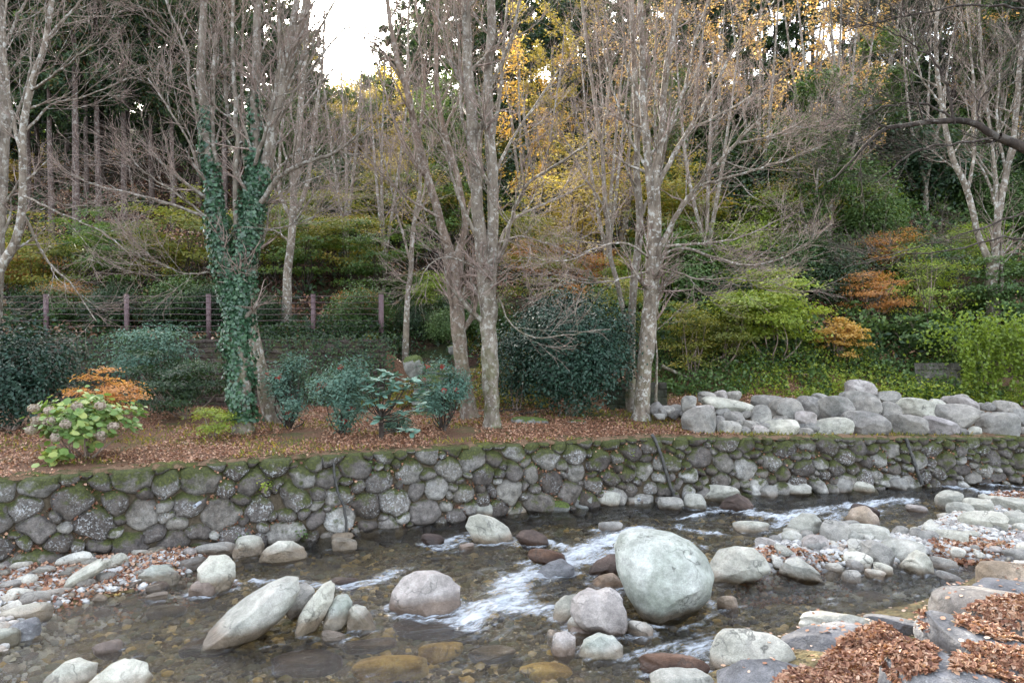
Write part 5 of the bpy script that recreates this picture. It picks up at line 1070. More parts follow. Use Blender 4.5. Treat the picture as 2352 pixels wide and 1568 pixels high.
# ---------------------------------------------------------------- shrubs of the terrace
def berries(cl):
    def f(root, c, p):
        t = [] ; n = 9
        k = rng.integers(0, len(c), n); q = np.repeat(c[k] + [0, -.08, .05], 26, 0) + rng.normal(size=(n * 26, 3)) * .035
        V0, F0 = ico(1)
        for qq in q.reshape(n, 26, 3):
            V = (V0[None] * .013 + qq[:, None]).reshape(-1, 3); F = (F0[None] + (np.arange(26) * len(V0))[:, None, None]).reshape(-1, 3)
            link('berry_cluster', mesh('berry_cluster', V, F, L_BERRY, attrs={'rnd': np.repeat(rng.random(26), len(V0))}), root)
    return f
def flower_heads(root, c, p):
    hd = np.array([[-.95, -.5, 1.1], [-.35, -.7, 1.08], [-.6, -.8, .9], [-.72, -.85, .72], [-.15, -.95, .9], [.28, -.95, .85], [.85, -.5, 1.15], [1.2, -.5, .75], [1.02, -.7, .6], [-1.25, -.1, .72], [.3, -.6, 1.15], [.05, -.98, .6]])
    for h in hd:
        h = h * np.array([.72, 1, 1.0]); d = nrm(rng.normal(size=(260, 3))); q = h + d * np.array([.1, .1, .075]) * (.85 + .2 * rng.random((260, 1)))
        V, F, r = leaves(q, .035, flat=0, wide=1.0, nrmdir=d * 2)
        link('flower_head', mesh('flower_head', V, F, L_DRY, smooth=False, attrs={'rnd': r}), root)
bush('hydrangea', 'hydrangea with broad yellow-green leaves and dried flower heads near the front left of the terrace', 190, 14.9, 2.35, 1.35, L_HYD, 1150, .125, 'shrub', clumps=70, flat=.7, stems=14, big=True, leafw=1.25, hollow=.3, spread=.07, extra=flower_heads, low=.2, seed=1)
bush('hydrangea_seedling', 'small broad-leaved green plant on the leaves before the hydrangea', 115, 14.0, .7, .35, L_HYD, 60, .14, 'plant', clumps=12, flat=.7, stems=5, big=True, leafw=1.2, seed=2)
bush('orange_maple', 'low orange maple with feathery layered leaves behind the hydrangea', 240, 17.6, 1.85, 1.7, L_ORANGE, 2900, .085, 'shrub', clumps=24, layer=.28, spread=.1, stems=7, flat=.9, hollow=.2, seed=3, low=.1, bark=B_DARK)
bush('dark_evergreen', 'large dark green evergreen bush at the left edge of the terrace', 20, 18.6, 3.2, 2.65, L_CAM, 12000, .11, 'shrub', clumps=70, stems=8, seed=4, spread=.13)
bush('dark_understory', 'dark blue-green shrub between the orange maple and the ivy tree', 420, 20.6, 3.0, 2.0, L_DARK, 6500, .085, 'shrub', clumps=30, hollow=.2, spread=.12, stems=9, seed=5, layer=.35)
bush('slender_understory', 'tall feathery dark shrub in front of the layered wall', 350, 22.2, 1.9, 3.0, L_NAND, 7000, .09, 'shrub', clumps=36, stems=7, seed=6, layer=.4)
bush('fern_shrub', 'small bright yellow-green feathery shrub at the left foot of the ivy tree', 492, 17.3, 1.0, .8, L_LIME, 1600, .075, 'shrub', clumps=18, stems=8, seed=7, layer=.13, flat=.8, leafw=.35)
def nandina(label, px, Y, wd, ht, n, sd, berr=True): return bush('nandina', label, px, Y, wd * 1.2, ht * 1.2, L_NAND, int(n * 1.15), .09, 'shrub', 'nandina shrubs on the terrace', clumps=26, stems=13, seed=sd, flat=.5, leafw=.34, spread=.10, hollow=.2, low=.06, extra=berries(3) if berr else None, bark=B_DARK)
nandina('nandina with a few red berries right behind the ivy tree base', 662, 18.6, 1.15, 1.75, 4200, 8)
nandina('widest nandina with red berries between the ivy tree and the big-leaved rhododendron', 782, 17.8, 1.3, 1.7, 5200, 9)
nandina('blue-green nandina right of the big-leaved rhododendron, before the steps', 1018, 18.6, 1.2, 1.6, 4200, 10)
nandina('nandina seedling hugging the ground behind the dark post', 915, 18.0, .6, .45, 700, 11, False)
# rhododendron: whorls of long leaves on a short dark trunk
def rhodo():
    global rng
    Y = 17.2; X = PX(875, Y); b = np.array([X, Y, Hs(X, Y) - .03]); root = empty('rhododendron', b, 'rhododendron with whorls of long blue-green leaves on a dark cut post-like trunk', 'shrub')
    t = Tubes(); p = resample(np.array([[0, 0, 0], [.0, 0, .35], [-.01, 0, .66]]), 10); t.add(p, np.linspace(.062, .056, 10) * (1 + .05 * rng.random(10)), 12); t.add(np.array([[-.01, 0, .66], [-.01, 0, .668]]), np.array([.056, .001]), 12)
    link('trunk', t.mesh('trunk', B_DARK, np.zeros(3)), root)
    t = Tubes(); t.add(np.array([[0, 0, .43], [0, 0, .455]]), np.array([.064, .064]), 12); link('tape', t.mesh('tape', L_DRY, np.zeros(3)), root)
    wh = np.array([[-.05, -.2, 1.45], [.12, -.1, 1.6], [-.32, -.1, 1.25], [.34, -.2, 1.35], [-.5, 0, 1.05], [.55, -.1, 1.2], [.7, 0, 1.42], [.1, -.35, 1.1], [-.2, -.3, .95], [.38, -.3, .95], [.72, -.2, .95], [.95, -.1, 1.1], [-.1, .2, 1.4], [.3, .2, 1.5], [.05, -.4, .55], [.52, -.35, .7], [.85, -.3, .7], [-.35, .1, 1.42], [.5, .2, 1.3], [.62, -.3, .3], [.78, -.25, .22], [.16, -.35, .82], [.98, 0, .85], [-.48, -.2, .72], [.25, -.3, 1.2], [-.12, -.25, 1.22]])
    V, F4, F3, R, n = [], [], [], [], 0; tb = Tubes()
    for h in wh:
        k = int(rng.integers(9, 13)); a = np.arange(k) / k * 6.283 + rng.random() * 2; d = np.stack([np.cos(a), np.sin(a), rng.normal(size=k) * .25 + .12], 1)
        v, f, r = leaves6(np.repeat(h[None], k, 0), .235, flat=1.2, wide=.55, curl=-.25, tdir=d * 4, sj=.2); V.append(v); F4.append(f[0] + n); F3.append(f[1] + n); R.append(r); n += len(v)
        mid = np.array([h[0] * .5, h[1] * .4, h[2] * .55 + .1]); tb.add(resample(np.array([[0, 0, min(.55, h[2] * .6)], mid, h]), 7), np.linspace(.018, .006, 7), 5)
    link('foliage', mesh('foliage', np.concatenate(V), [np.concatenate(F4), np.concatenate(F3)], L_RHOD, smooth=False, attrs={'rnd': np.concatenate(R)}), root)
    link('branches', tb.mesh('branches', B_DARK, np.zeros(3)), root)
rhodo()
bush('camellia', 'big rounded dark glossy camellia standing beside the central trunk', 1312, 21.2, 3.7, 3.75, L_CAM, 26000, .10, 'shrub', clumps=150, stems=10, seed=12, spread=.09, hollow=.62, low=.06, bark=B_BROWN)
bush('camellia_outlier', 'darker low evergreen clump tucked between the central trunk and the camellia', 1185, 21.9, 1.6, 2.7, L_CAM, 7000, .08, 'shrub', clumps=40, stems=6, seed=13)
# hedge-like and small plants on the bank behind
for a in [('yellow_green_shrub', 'bright yellow-green leafy shrub above the rock heap', 1770, 25.4, 3.9, 3.3, L_LIME, 9000, .12, 21), ('golden_shrub', 'small golden-orange shrub right of the bright yellow-green one', 1925, 25.6, 1.9, 1.5, L_GOLD, 2600, .10, 22),
          ('russet_maple', 'russet layered maple on the right slope behind the golden shrub', 2000, 28.0, 3.3, 2.2, L_ORANGE, 3800, .09, 23), ('green_shrub', 'mid green shrub below the bright yellow-green one, at its left', 1660, 25.0, 2.6, 2.4, L_OLIVE, 6500, .08, 24),
          ('pale_leafed_tree', 'airy shrub with pale yellow-green leaves in front of the pale twin tree', 2130, 27.5, 4.2, 3.3, L_LIME, 5000, .08, 25), ('low_green_shrub', 'low dark-green broad-leaved shrub under the airy pale one', 2120, 26.0, 2.6, 1.4, L_GREEN, 4500, .13, 26),
          ('shaded_shrub', 'shaded green shrub right of the white-speckled trunk', 1590, 24.5, 2.3, 2.8, L_OLIVE, 5200, .08, 27), ('dim_shrub', 'dim green shrub under the pale twin tree', 2320, 27.0, 3.6, 3.2, L_GREEN, 9000, .12, 28),
          ('olive_shrub', 'olive shrub rising behind the camellia to its right', 1420, 25.5, 3.0, 3.4, L_OLIVE, 7000, .08, 29), ('ochre_maple', 'ochre layered maple over the dark hollow behind the camellia', 1230, 28.5, 3.6, 4.6, L_OLIVE, 7500, .09, 30)]:
    nm, lab, px, Y, wd, ht, lm, n, sz, sd_ = a
    bush(nm, lab, px, Y, wd, ht, lm, n, sz, 'shrub', clumps=44, stems=10, seed=sd_, layer=.34, flat=.7, spread=.105, leafw=.65, hollow=.25)
# vines hanging at the right edge
def vines():
    global rng
    b = np.array([PX(2300, 23.6), 23.6, 1.9]); root = empty('hanging_vine', b, 'curtain of bright green vines hanging down the bank at the right edge', 'vine')
    P_ = []; t = Tubes()
    for i in range(34):
        x = np.round(rng.random() * 6) * .45 - 1.3 + rng.normal() * .09; top = 1.35 + rng.random() * 1.3; L_ = .6 + rng.random() * 1.3; n = 14
        p = np.stack([x + np.cumsum(rng.normal(size=n) * .025), -.15 - .35 * np.sin(np.linspace(0, 1.6, n)) + rng.normal(size=n) * .02 + .2 * rng.random(), top - np.linspace(0, L_, n)], 1); t.add(p, np.full(n, .005), 3); P_.append(np.repeat(p, 11, 0) + rng.normal(size=(n * 11, 3)) * .05)
    # mound of vine leaves the curtain hangs from
    m = rng.normal(size=(2600, 3)) * [1.0, .35, .4] + [0, .45, 2.0]; P_.append(m)
    P_ = np.concatenate(P_); V, F, r = leaves(P_, .10, flat=.3, wide=.9, hang=.8); link('foliage', mesh('foliage', V, F, L_LIME, smooth=False, attrs={'rnd': r * .5}), root); link('stems', t.mesh('stems', B_TWIG, np.zeros(3)), root)
vines()
# small plants growing out of the wall
for i, (px, py, m, lab) in enumerate([(1460 * .98 + 15, 1045, L_LIME, 'fern tuft growing near the top of the stone wall'), (1225, 1075, L_GREEN, 'round-leaved weed growing in a wall joint'), (1255, 1058, L_LIME, 'leafy weed trailing in the wall joint beside the round-leaved one'), (600, 1118, L_LIME, 'yellow-green sprig in the left part of the wall'), (1628, 1020, L_GREEN, 'fern tuft at the wall top right of the hose'), (1040, 1150, L_GREEN, 'small green weed low in the wall'), (545, 1240, L_GREEN, 'little green weed at the wall foot above the round boulder'), (690, 1222, L_GREEN, 'little weed at the wall foot near the moss-cushion rock'), (855, 1075, L_GREEN, 'tiny grass tuft in the wall left of centre')]):
    X = PX(px, 16.5); Yw = float(wallY(X)); X = PX(px, Yw); p_ = P(px, py, Yw - .12); 
    bush('wall_weed', lab, px, Yw, .4, .26, m, 70, .075, 'plant', 'weeds rooted in the wall', clumps=9, stems=4, seed=40 + i, world=(p_[0], Yw - .16, p_[2] - .1), flat=.4, leafw=.5)
# ---------------------------------------------------------------- fence
def steel_mat():
    s = N('purple_brown_steel'); v = s.co(); c = s.ramp(s.noise(v, 8, 4), [(.3, (.10, .06, .065)), (.7, (.17, .115, .12))]); s.pbr(c, .6, None, .4).inputs['Metallic'].default_value = .2; return s.m
M_STEEL = steel_mat()
def box_pts(x, y, z, a, b, c):
    V = np.array([[sx, sy, sz] for sx in (-a, a) for sy in (-b, b) for sz in (-c, c)], float) + [x, y, z]
    return V, np.array([[0, 1, 3, 2], [4, 6, 7, 5], [0, 4, 5, 1], [2, 3, 7, 6], [0, 2, 6, 4], [1, 5, 7, 3]])
FY = 25.6; fb = np.array([PX(440, FY), FY, 3.8])
fence = empty('wire_fence', fb, 'long fence of purple-brown steel posts and horizontal wires on top of the layered wall', 'fence')
for px, wpx in ((-160, 7), (2, 5), (107, 9), (292, 9), (480, 9), (720, 9), (876, 11)):
    top = P(px, 676, FY)[2]; x = PX(px, FY); V, F = box_pts(x, FY, (top + 3.55) / 2, wpx / 2 / FPX * FY, .05, (top - 3.55) / 2)
    cap, Fc = box_pts(x, FY, top + .008, wpx / 2 / FPX * FY + .006, .056, .006)
    link('post', mesh('post', np.concatenate([V, cap]) - fb, np.concatenate([F, Fc + 8]), M_STEEL, smooth=False), fence)
for py in (681, 695, 709, 722, 736, 749, 762):
    t = Tubes(); xs = np.linspace(PX(-200, FY), PX(872, FY), 60); z = P(400, py, FY)[2]
    t.add(np.stack([xs, np.full(60, FY - .06), z + .012 * np.sin(xs * 3.1 + py)], 1), np.full(60, .0085), 5)
    link('wire', t.mesh('wire', M_STEEL, fb), fence)
n = 9000; X = PX(-150, 23.6) + rng.random(n) * (PX(905, 23.6) - PX(-150, 23.6)); T = rng.random(n); m = (vnoise(np.stack([X * .8, T * 2.2, X * 0 + 3], -1)) + T * .25 + sm(-9, -6, X) * .35 - .12 > 0); X, T = X[m], T[m]
V, F, r = leaves(np.stack([X, 23.62 + .5 * T - .06 * rng.random(len(X)) - .05, 1.6 + T * 2.4], 1), .085, flat=.1, wide=.8, nrmdir=np.array([0, -1.2, .3]), hang=.6)
tag(link('wall_creeper', mesh('wall_creeper', V, F, L_DARK, smooth=False, attrs={'rnd': r})), 'dark creeper spreading over the layered wall under the fence', 'creeper', None, 'stuff')
# hoses and drain pipes on the wall
def hose_mat():
    s = N('black_hose'); v = s.co(); s.pbr(s.ramp(s.noise(v, 14, 3), [(.3, (.02, .02, .02)), (.7, (.07, .065, .06))]), .5); return s.m
M_HOSE = hose_mat()
for lab, pts_, wd in [('black hose running down the left half of the stone wall', [(765, 1046), (768, 1085), (776, 1130), (790, 1165), (797, 1222)], 6), ('dark flexible hose hanging down the wall above the round wall-foot boulders', [(1497, 998), (1505, 1012), (1520, 1050), (1530, 1085), (1548, 1140)], 8), ('dark pipe on the far right part of the stone wall', [(2080, 1006), (2092, 1040), (2103, 1070), (2118, 1112)], 8)]:
    q = []
    for i, (x, y) in enumerate(pts_):
        Yw = float(wallY(PX(x, 17))); Yw = float(wallY(PX(x, Yw))); q.append(P(x, y, Yw - .16 - .26 * (i / (len(pts_) - 1))))
    q = resample(np.array(q), 30); q += rng.normal(size=q.shape) * .006; t = Tubes(); t.add(q, np.full(30, wd / 2 / FPX * q[0, 1]), 10); b = q[-1].copy()
    tag(link('hose', t.mesh('hose', M_HOSE, b), None, b), lab, 'hose')
def pvc():
    s = N('grey_pvc'); s.pbr((.42, .45, .5), .5); return s.m
M_PVC = pvc()
for lab, x, y in [('short grey drain pipe end poking from the left part of the wall', 449, 1161), ('grey drain pipe end at the foot of the wall near the left gravel bank', 313, 1280), ('drain pipe end low in the wall beside the mossy boulder', 1240, 1180), ('drain pipe end by the wall foot left of the hose', 1468, 1147), ('dark drain hole pipe in the wall behind the slanting hose', 825, 1125)]:
    Yw = float(wallY(PX(x, 15))); p_ = P(x, y, Yw - .27); t = Tubes(); a = np.array([[0, .3, .02], [0, -.02, 0]]); t.add(a, np.full(2, .032), 14); t.add(a[::-1] + [0, 0, 0], np.full(2, .024), 14)
    rim = Tubes(); rim.add(np.array([[0, -.021, 0], [0, -.0215, 0]]), np.array([.032, .024]), 14)
    r_ = empty('drain_pipe', p_, lab, 'pipe'); link('tube', t.mesh('tube', M_PVC, np.zeros(3)), r_); link('rim', rim.mesh('rim', M_PVC, np.zeros(3)), r_)
# dead sticks on the terrace
for i, (a, b, Y, wpx, m, lab) in enumerate([((1085, 955), (1330, 968), 20.8, 4, B_PALE, 'long pale fallen stick in front of the camellia'), ((1140, 962), (1240, 948), 21.0, 6, B_DARK, 'dark fallen branch at the camellia foot'), ((1105, 972), (1162, 980), 19.8, 5, B_PALE, 'short pale stick beside the hump-backed mossy stone'), ((1110, 950), (1200, 942), 21.4, 6, B_DARK, 'thick dark dead branch behind the central trunk'), ((1080, 940), (1160, 955), 21.2, 4, B_BROWN, 'brown dead branch crossing the dark one'), ((1000, 975), (1060, 985), 19.6, 4, B_BROWN, 'thin brown stick near the steps'), ((1520, 840), (1640, 900), 24.2, 9, B_BROWN, 'fallen mossy branch leaning down the slope right of the sapling'), ((1540, 880), (1700, 800), 24.6, 4, B_TWIG, 'bare grey fallen branch pointing up the slope')]):
    q = resample(np.array([P(*a, Y), (P(*a, Y) + P(*b, Y)) / 2 + [0, 0, .03], P(*b, Y)]), 12); q[:, 2] += rng.normal(size=12) * .01; q[:, 1] += np.linspace(0, .25, 12); r = np.linspace(wpx / 2, wpx / 4, 12) / FPX * Y
    t = Tubes(); t.add(q, r, 7); c1, r1 = spawn(q[None], r[None], 6, .3, 1, .6, .5, 6, .0, .1, .6, .004); t.add(c1, r1, 4); base = q[0].copy()
    tag(link('fallen_stick', t.mesh('fallen_stick', m, base), None, base), lab, 'stick')

# ---------------------------------------------------------------- the wooded hillside
# ground cover: leafy undergrowth hugging the slope
def cover(name, label, n, xr, yr, lm, size, hgt, thr, seed_, flat=.3, zone=None, hang=0.0, leafw=.5, inv=False):
    global rng
    X = xr[0] + (xr[1] - xr[0]) * rng.random(n * 3); Y = yr[0] + (yr[1] - yr[0]) * rng.random(n * 3) ** 1.25
    nz = vnoise(np.stack([X * .35, Y * .35, X * 0 + seed_], -1)) + .6 * vnoise(np.stack([X * 1.5, Y * 1.5, X * 0 + seed_], -1))
    m = (nz > thr) & (np.abs(X) < Y * .76); X, Y, nz = X[m][:n], Y[m][:n], nz[m][:n]
    P_ = np.stack([X, Y, H(X, Y) + hgt * rng.random(len(X)) ** 1.4 * np.clip(nz - thr + .3, .2, 1)], 1)
    V, F, r = leaves(P_, size, flat=flat, wide=leafw, hang=hang)
    return tag(link(name, mesh(name, V, F, lm, smooth=False, attrs={'rnd': r})), label, 'undergrowth', None, 'stuff')
cover('bright_ground_cover', 'bright green ground cover behind the rock heap', 17000, (4.5, 20), (23.4, 27), L_GREEN, .11, .7, -.1, 1, leafw=.7)
cover('yellow_ground_cover', 'yellowish low plants behind the rock heap', 9000, (6, 20), (23.2, 26), L_LIME, .09, .6, .1, 5, leafw=.7)
cover('slope_undergrowth', 'green undergrowth over the right slope', 60000, (3, 45), (26, 58), L_GREEN, .2, 1.3, -.3, 2, leafw=.6)
cover('dark_slope_undergrowth', 'dark undergrowth over the middle slope', 60000, (-40, 45), (25, 70), L_DARK, .2, 1.0, -.2, 3)
cover('left_slope_litter', 'dark reddish-brown dead leaves under the conifers of the left slope', 30000, (-32, -6), (31, 55), L_UNDER, .16, .3, -.6, 9)
cover('brown_bracken', 'brown dead bracken and leaf litter on the hillside', 42000, (-50, 50), (25.6, 60), L_LITTER, .17, .35, -.1, 4)
cover('bank_ferns', 'mixed low ferns on the slope left of the camellia', 9000, (-5, 4), (22.6, 27), L_OLIVE, .10, .5, -.2, 6)
cover('slope_litter', 'brown leaves over the slope behind the terrace', 22000, (-6, 14), (22.4, 29), L_LITTER, .08, .05, -.4, 7)
cover('wall_top_plants', 'shade plants along the foot of the wire fence', 9000, (-20, -3), (24.9, 27.5), L_DARK, .11, .7, -.25, 8)
def shrub_proto(nm, lm, n, size, wd, ht, layer, sd_, clumps=60, stems=8, leafw=.6, spread=.14, bark=None, low=.12, hollow=.45):
    return bush(nm, 'x', 1176, 30, wd, ht, lm, n, size, 'shrub', None, clumps=clumps, stems=stems, seed=sd_, layer=layer, flat=.7, spread=spread, leafw=leafw, world=(0, 0, 0), low=low, bark=bark, hollow=hollow)
used = {}
def put(proto, px, Y, sc, label, cat, group, rz=None, dz=-.05, X=None):
    X = PX(px, Y) if X is None else X
    loc = (X, Y, Hs(X, Y) + dz); rz = rng.random() * 6.28 if rz is None else rz
    if proto.name not in used:
        used[proto.name] = 1; proto.location = loc; proto.rotation_euler = (0, 0, rz); proto.scale = (sc,) * 3; o = proto
    else: o = copy_tree(proto, loc, rz, sc)
    o['label'] = label; o['category'] = cat; o['group'] = group; return o
PM_OL = shrub_proto('olive_maple', L_OLIVE, 4600, .15, 5.4, 4.6, .6, 101, 34, stems=12, bark=B_DARK, hollow=.2, spread=.09, low=.1)
PM_OG = shrub_proto('green_maple', L_MAPLEG, 4600, .15, 4.8, 4.2, .55, 110, 30, stems=12, bark=B_DARK, hollow=.2, spread=.09, low=.1)
PM_OR = shrub_proto('rust_maple', L_ORANGE, 7000, .13, 4.6, 3.2, .4, 102, 60, bark=B_DARK)
PM_YE = shrub_proto('yellow_maple', L_YELLOW, 7000, .14, 4.4, 3.6, .4, 103, 50, bark=B_DARK)
PM_LI = shrub_proto('lime_maple', L_LIME, 7000, .14, 4.4, 3.6, .4, 104, 50)
PM_YS = shrub_proto('spreading_maple', L_YELLOW, 2600, .15, 5.6, 6.4, .55, 109, 34, stems=10, hollow=.25, spread=.11, low=.3, bark=B_DARK)
for px, Y, s_ in [(1290, 31, 1.0), (1380, 34, 1.0), (1480, 38, .9), (930, 37, .9), (1010, 33, .8), (1560, 34, .8), (1830, 33, .7)]: put(PM_YS, px, Y, s_, 'slender maple with thin tiers of yellow leaves behind the bare trees', 'tree', 'maples with thin yellow tiers')
PS_GR = shrub_proto('evergreen_shrub', L_DARK, 12000, .13, 3.8, 3.4, 0, 105, 60)
PS_MG = shrub_proto('green_slope_shrub', L_GREEN, 11000, .14, 4.0, 3.2, 0, 106, 60)
for i, (px, Y, s_) in enumerate([(90, 29.5, .75), (200, 31, .8), (330, 30.5, .8), (430, 31, .8), (700, 30.5, .85), (800, 31.5, .9), (640, 32, .85), (860, 30, .8), (740, 35.5, .95), (560, 31.5, .8), (990, 33, .9), (1010, 38, 1.0), (880, 37, 1.0), (1620, 30, .8), (1540, 33, .9), (30, 30, .75), (265, 29.6, .7)]):
    put([PM_OL, PM_OG, PM_OL][i % 3], px, Y, s_ * (.8 + .45 * rng.random()), 'green-leaved layered maple in the band of understory behind the fence' if i % 3 == 1 else 'olive-yellow layered maple in the band of understory behind the fence', 'small tree', 'green understory maples on the lower slope' if i % 3 == 1 else 'olive understory maples on the lower slope')
for i, (px, Y, s_) in enumerate([(150, 28.2, .5), (820, 28.6, .35), (60, 31, .6), (1380, 31, .6), (1250, 33, .7), (2050, 31, .6), (1320, 29, .4)]):
    put(PM_OR, px, Y, s_, 'rusty orange understory maple low on the slope', 'small tree', 'rusty orange understory maples')
for i, (px, Y, s_) in enumerate([(880, 45, 1.0), (940, 50, 1.2), (800, 56, 1.3), (1020, 45, 1.2), (1150, 47, 1.3), (900, 60, 1.5), (860, 66, 1.4), (1290, 36, .8), (1350, 40, 1.0), (1850, 40, .8), (1800, 46, .8), (30, 50, 1.1), (700, 70, 1.5), (760, 75, 1.3), (820, 74, 1.4), (930, 72, 1.6)]):
    put(PM_YE, px, Y, s_, 'yellow-leaved maple shrub scattered on the wooded hillside', 'small tree', 'yellow hillside maples')
for i, (px, Y, s_) in enumerate([(1700, 30, .8), (1790, 33, .9), (1600, 36, .9), (2040, 38, .7), (2230, 31, .6), (1000, 29, .45), (1460, 29, .6), (1960, 34, .7)]):
    put(PM_LI, px, Y, s_, 'pale lime-green maple shrub on the slope', 'small tree', 'lime-green slope maples')
for i in range(80):
    px = rng.random() * 2600 - 120; Y = 34 + rng.random() * 44; s_ = .8 + rng.random() * .8
    if 740 < px < 880 and Y > 55: s_ *= .6
    if px < 620 and Y < 52: continue
    put(PS_GR, px, Y, s_, 'dark evergreen shrub under the trees of the hillside', 'shrub', 'dark evergreen shrubs of the hillside')
for i, (px, Y, s_) in enumerate([(1060, 27.5, .5), (950, 27, .35), (250, 27.0, .55), (480, 27.3, .5), (600, 27.2, .4), (90, 27.2, .45), (380, 26.8, .5), (820, 26.9, .3), (1700, 27.5, .6), (1880, 29, .8)]):
    put(PS_GR, px, Y, s_, 'dark green shrub just behind the fence line at the foot of the slope', 'shrub', 'dark shrubs along the foot of the slope')
for i in range(34):
    px = 1500 + rng.random() * 950; Y = 28.5 + rng.random() * 26; s_ = .6 + rng.random() * .5
    put(PS_MG, px, Y, s_, 'mid-green shrub on the steep right-hand slope', 'shrub', 'green shrubs of the right slope')
for i, (px, Y) in enumerate([(240, 27), (130, 27.4), (420, 27.4), (1030, 26.5), (1120, 26.8), (830, 26.6), (950, 30)]):
    put(PS_MG, px, Y, .38 + .1 * (i % 3), 'fresh green little shrub near the fence', 'shrub', 'fresh green shrubs near the fence')
# conifers
def cedar(nm, sd_, h, start, lm, n2=7, wid=2.3):
    global rng
    keep = rng; rng = np.random.default_rng(sd_); root = empty(nm, (0, 0, 0), 'x', 'conifer')
    p = np.stack([np.cumsum(rng.normal(size=20) * .02), np.cumsum(rng.normal(size=20) * .02), np.linspace(-.3, h, 20)], 1); r = np.linspace(.2, .035, 20)
    t = Tubes(); t.add(p, r, 9); link('trunk', t.mesh('trunk', B_CEDAR, np.zeros(3)), root)
    k = 95; c1, r1 = spawn(p[None], r[None], k, start, .99, 1.35, wid, 7, .015, .07, .35, .008, .15)
    c2, r2 = spawn(c1, r1, n2, .25, 1, .8, .75, 5, -.12, .12, .7, .005, .3, .6); t = Tubes(); t.add(c1, r1, 4); t.add(c2, r2, 3)
    dn = 14; d1 = p[3:8][None]; db, dr = spawn(p[None], r[None], dn, .1, start, 1.4, 1.2, 5, -.05, .1, .3, .006, .2); t.add(db, dr, 3)
    link('branches', t.mesh('branches', B_DARK, np.zeros(3)), root)
    q = np.concatenate([along(c2, 19, .05, 1, .07), along(c1, 22, .45, 1, .12)]); V, F, rr = leaves(q, .24, flat=.15, wide=.42, hang=.9, fold=.3)
    link('foliage', mesh('foliage', V, F, lm, smooth=False, attrs={'rnd': rr}), root); rng = keep; return root
CD = [cedar('conifer', 51, 17, .45, L_CEDAR), cedar('conifer', 52, 20, .40, L_CEDAR), cedar('conifer', 53, 14, .16, L_DARK, 7, 2.7)]
spots = [(122, 37, 1, .8), (180, 36, 1, .95), (230, 38, 1, .85), (-30, 39, 1, .9), (70, 43, 0, .9), (290, 41, 1, .8), (520, 40, 0, .8), (205, 44, 0, .8), (352, 45, 0, .9), (10, 44, 1, 1.0), (400, 41, 0, .8), (60, 50, 1, .9), (300, 50, 0, 1.0), (450, 50, 1, .9), (520, 47, 0, .9), (610, 52, 1, .85), (-80, 42, 1, 1), (380, 56, 2, 1), (160, 56, 2, 1.1), (500, 60, 2, 1.1), (650, 60, 2, .9), (20, 58, 2, 1.1), (270, 62, 2, .8), (580, 66, 0, .7), (700, 62, 2, .5), (735, 55, 2, .5),
         (900, 52, 2, .75), (980, 46, 2, .8), (1060, 52, 1, .85), (1150, 50, 2, 1.1), (1220, 55, 1, 1.0), (1280, 46, 2, .9), (1010, 62, 2, .9), (1120, 66, 1, 1.0), (1330, 60, 2, 1.1), (1420, 56, 1, .95), (1400, 44, 2, .75), (1490, 66, 1, .9), (1540, 48, 1, .75), (1600, 62, 1, .75), (1710, 60, 1, .72), (1640, 50, 2, .45), (1840, 64, 1, .75), (1880, 48, 2, .5), (1780, 50, 2, .45),
         (1990, 56, 0, .9), (2060, 48, 2, .9), (2110, 60, 1, 1), (2180, 46, 2, 1.0), (2250, 55, 1, 1.0), (2330, 44, 2, 1.0), (2400, 52, 1, 1.1), (2290, 66, 1, 1.1), (2150, 70, 1, 1.1), (2030, 68, 1, 1.0), (2360, 37, 0, .9), (2470, 46, 1, 1), (960, 75, 0, .6), (1200, 74, 1, .8), (1380, 74, 1, .8)]
spots += [(460, 46, 2, 1.0), (240, 49, 2, 1.0), (90, 47, 2, .95), (340, 60, 2, 1.2), (560, 56, 2, 1.1), (640, 47, 2, .8), (690, 52, 2, .75), (-60, 52, 2, 1.1), (420, 68, 1, 1.1), (120, 70, 1, 1.1), (250, 74, 1, 1.1), (-20, 66, 1, 1.1),
          (940, 64, 2, .9), (1000, 70, 1, 1.0), (1090, 60, 2, 1.1), (1180, 62, 2, 1.15), (1270, 66, 1, 1.05), (1350, 50, 2, .9), (1450, 64, 2, 1.1), (1530, 58, 2, 1.0), (1590, 70, 1, 1.05), (1650, 60, 2, .9), (1700, 72, 1, 1.05), (1750, 66, 1, 1.0), (1820, 58, 2, .9), (1860, 72, 1, 1.1), (1930, 62, 1, 1.05), (1960, 50, 2, .8), (2090, 54, 2, 1.0), (2200, 62, 2, 1.2), (2320, 58, 2, 1.2), (2420, 60, 2, 1.2), (1320, 75, 1, 1.1), (1500, 76, 1, 1.1), (1800, 77, 1, 1.1), (2000, 76, 1, 1.1), (1610, 54, 2, .95), (1690, 52, 2, .85), (1770, 57, 2, .95), (1570, 74, 1, 1.15), (1640, 76, 1, 1.15), (1720, 78, 1, 1.15), (690, 64, 2, .8), (720, 68, 2, .7)]
for i, (px, Y, k, s_) in enumerate(spots):
    lab = 'tall dark conifer in the upper-left grove, bare straight lower trunk' if px < 740 else 'dark conifer in the middle of the wooded hill behind the yellow leaves' if px < 1500 else 'conifer standing on the right part of the wooded hill'
    put(CD[k], px, Y, s_, lab, 'conifer', 'conifers of the upper-left grove' if px < 740 else 'conifers of the middle hill' if px < 1500 else 'conifers of the right hill')
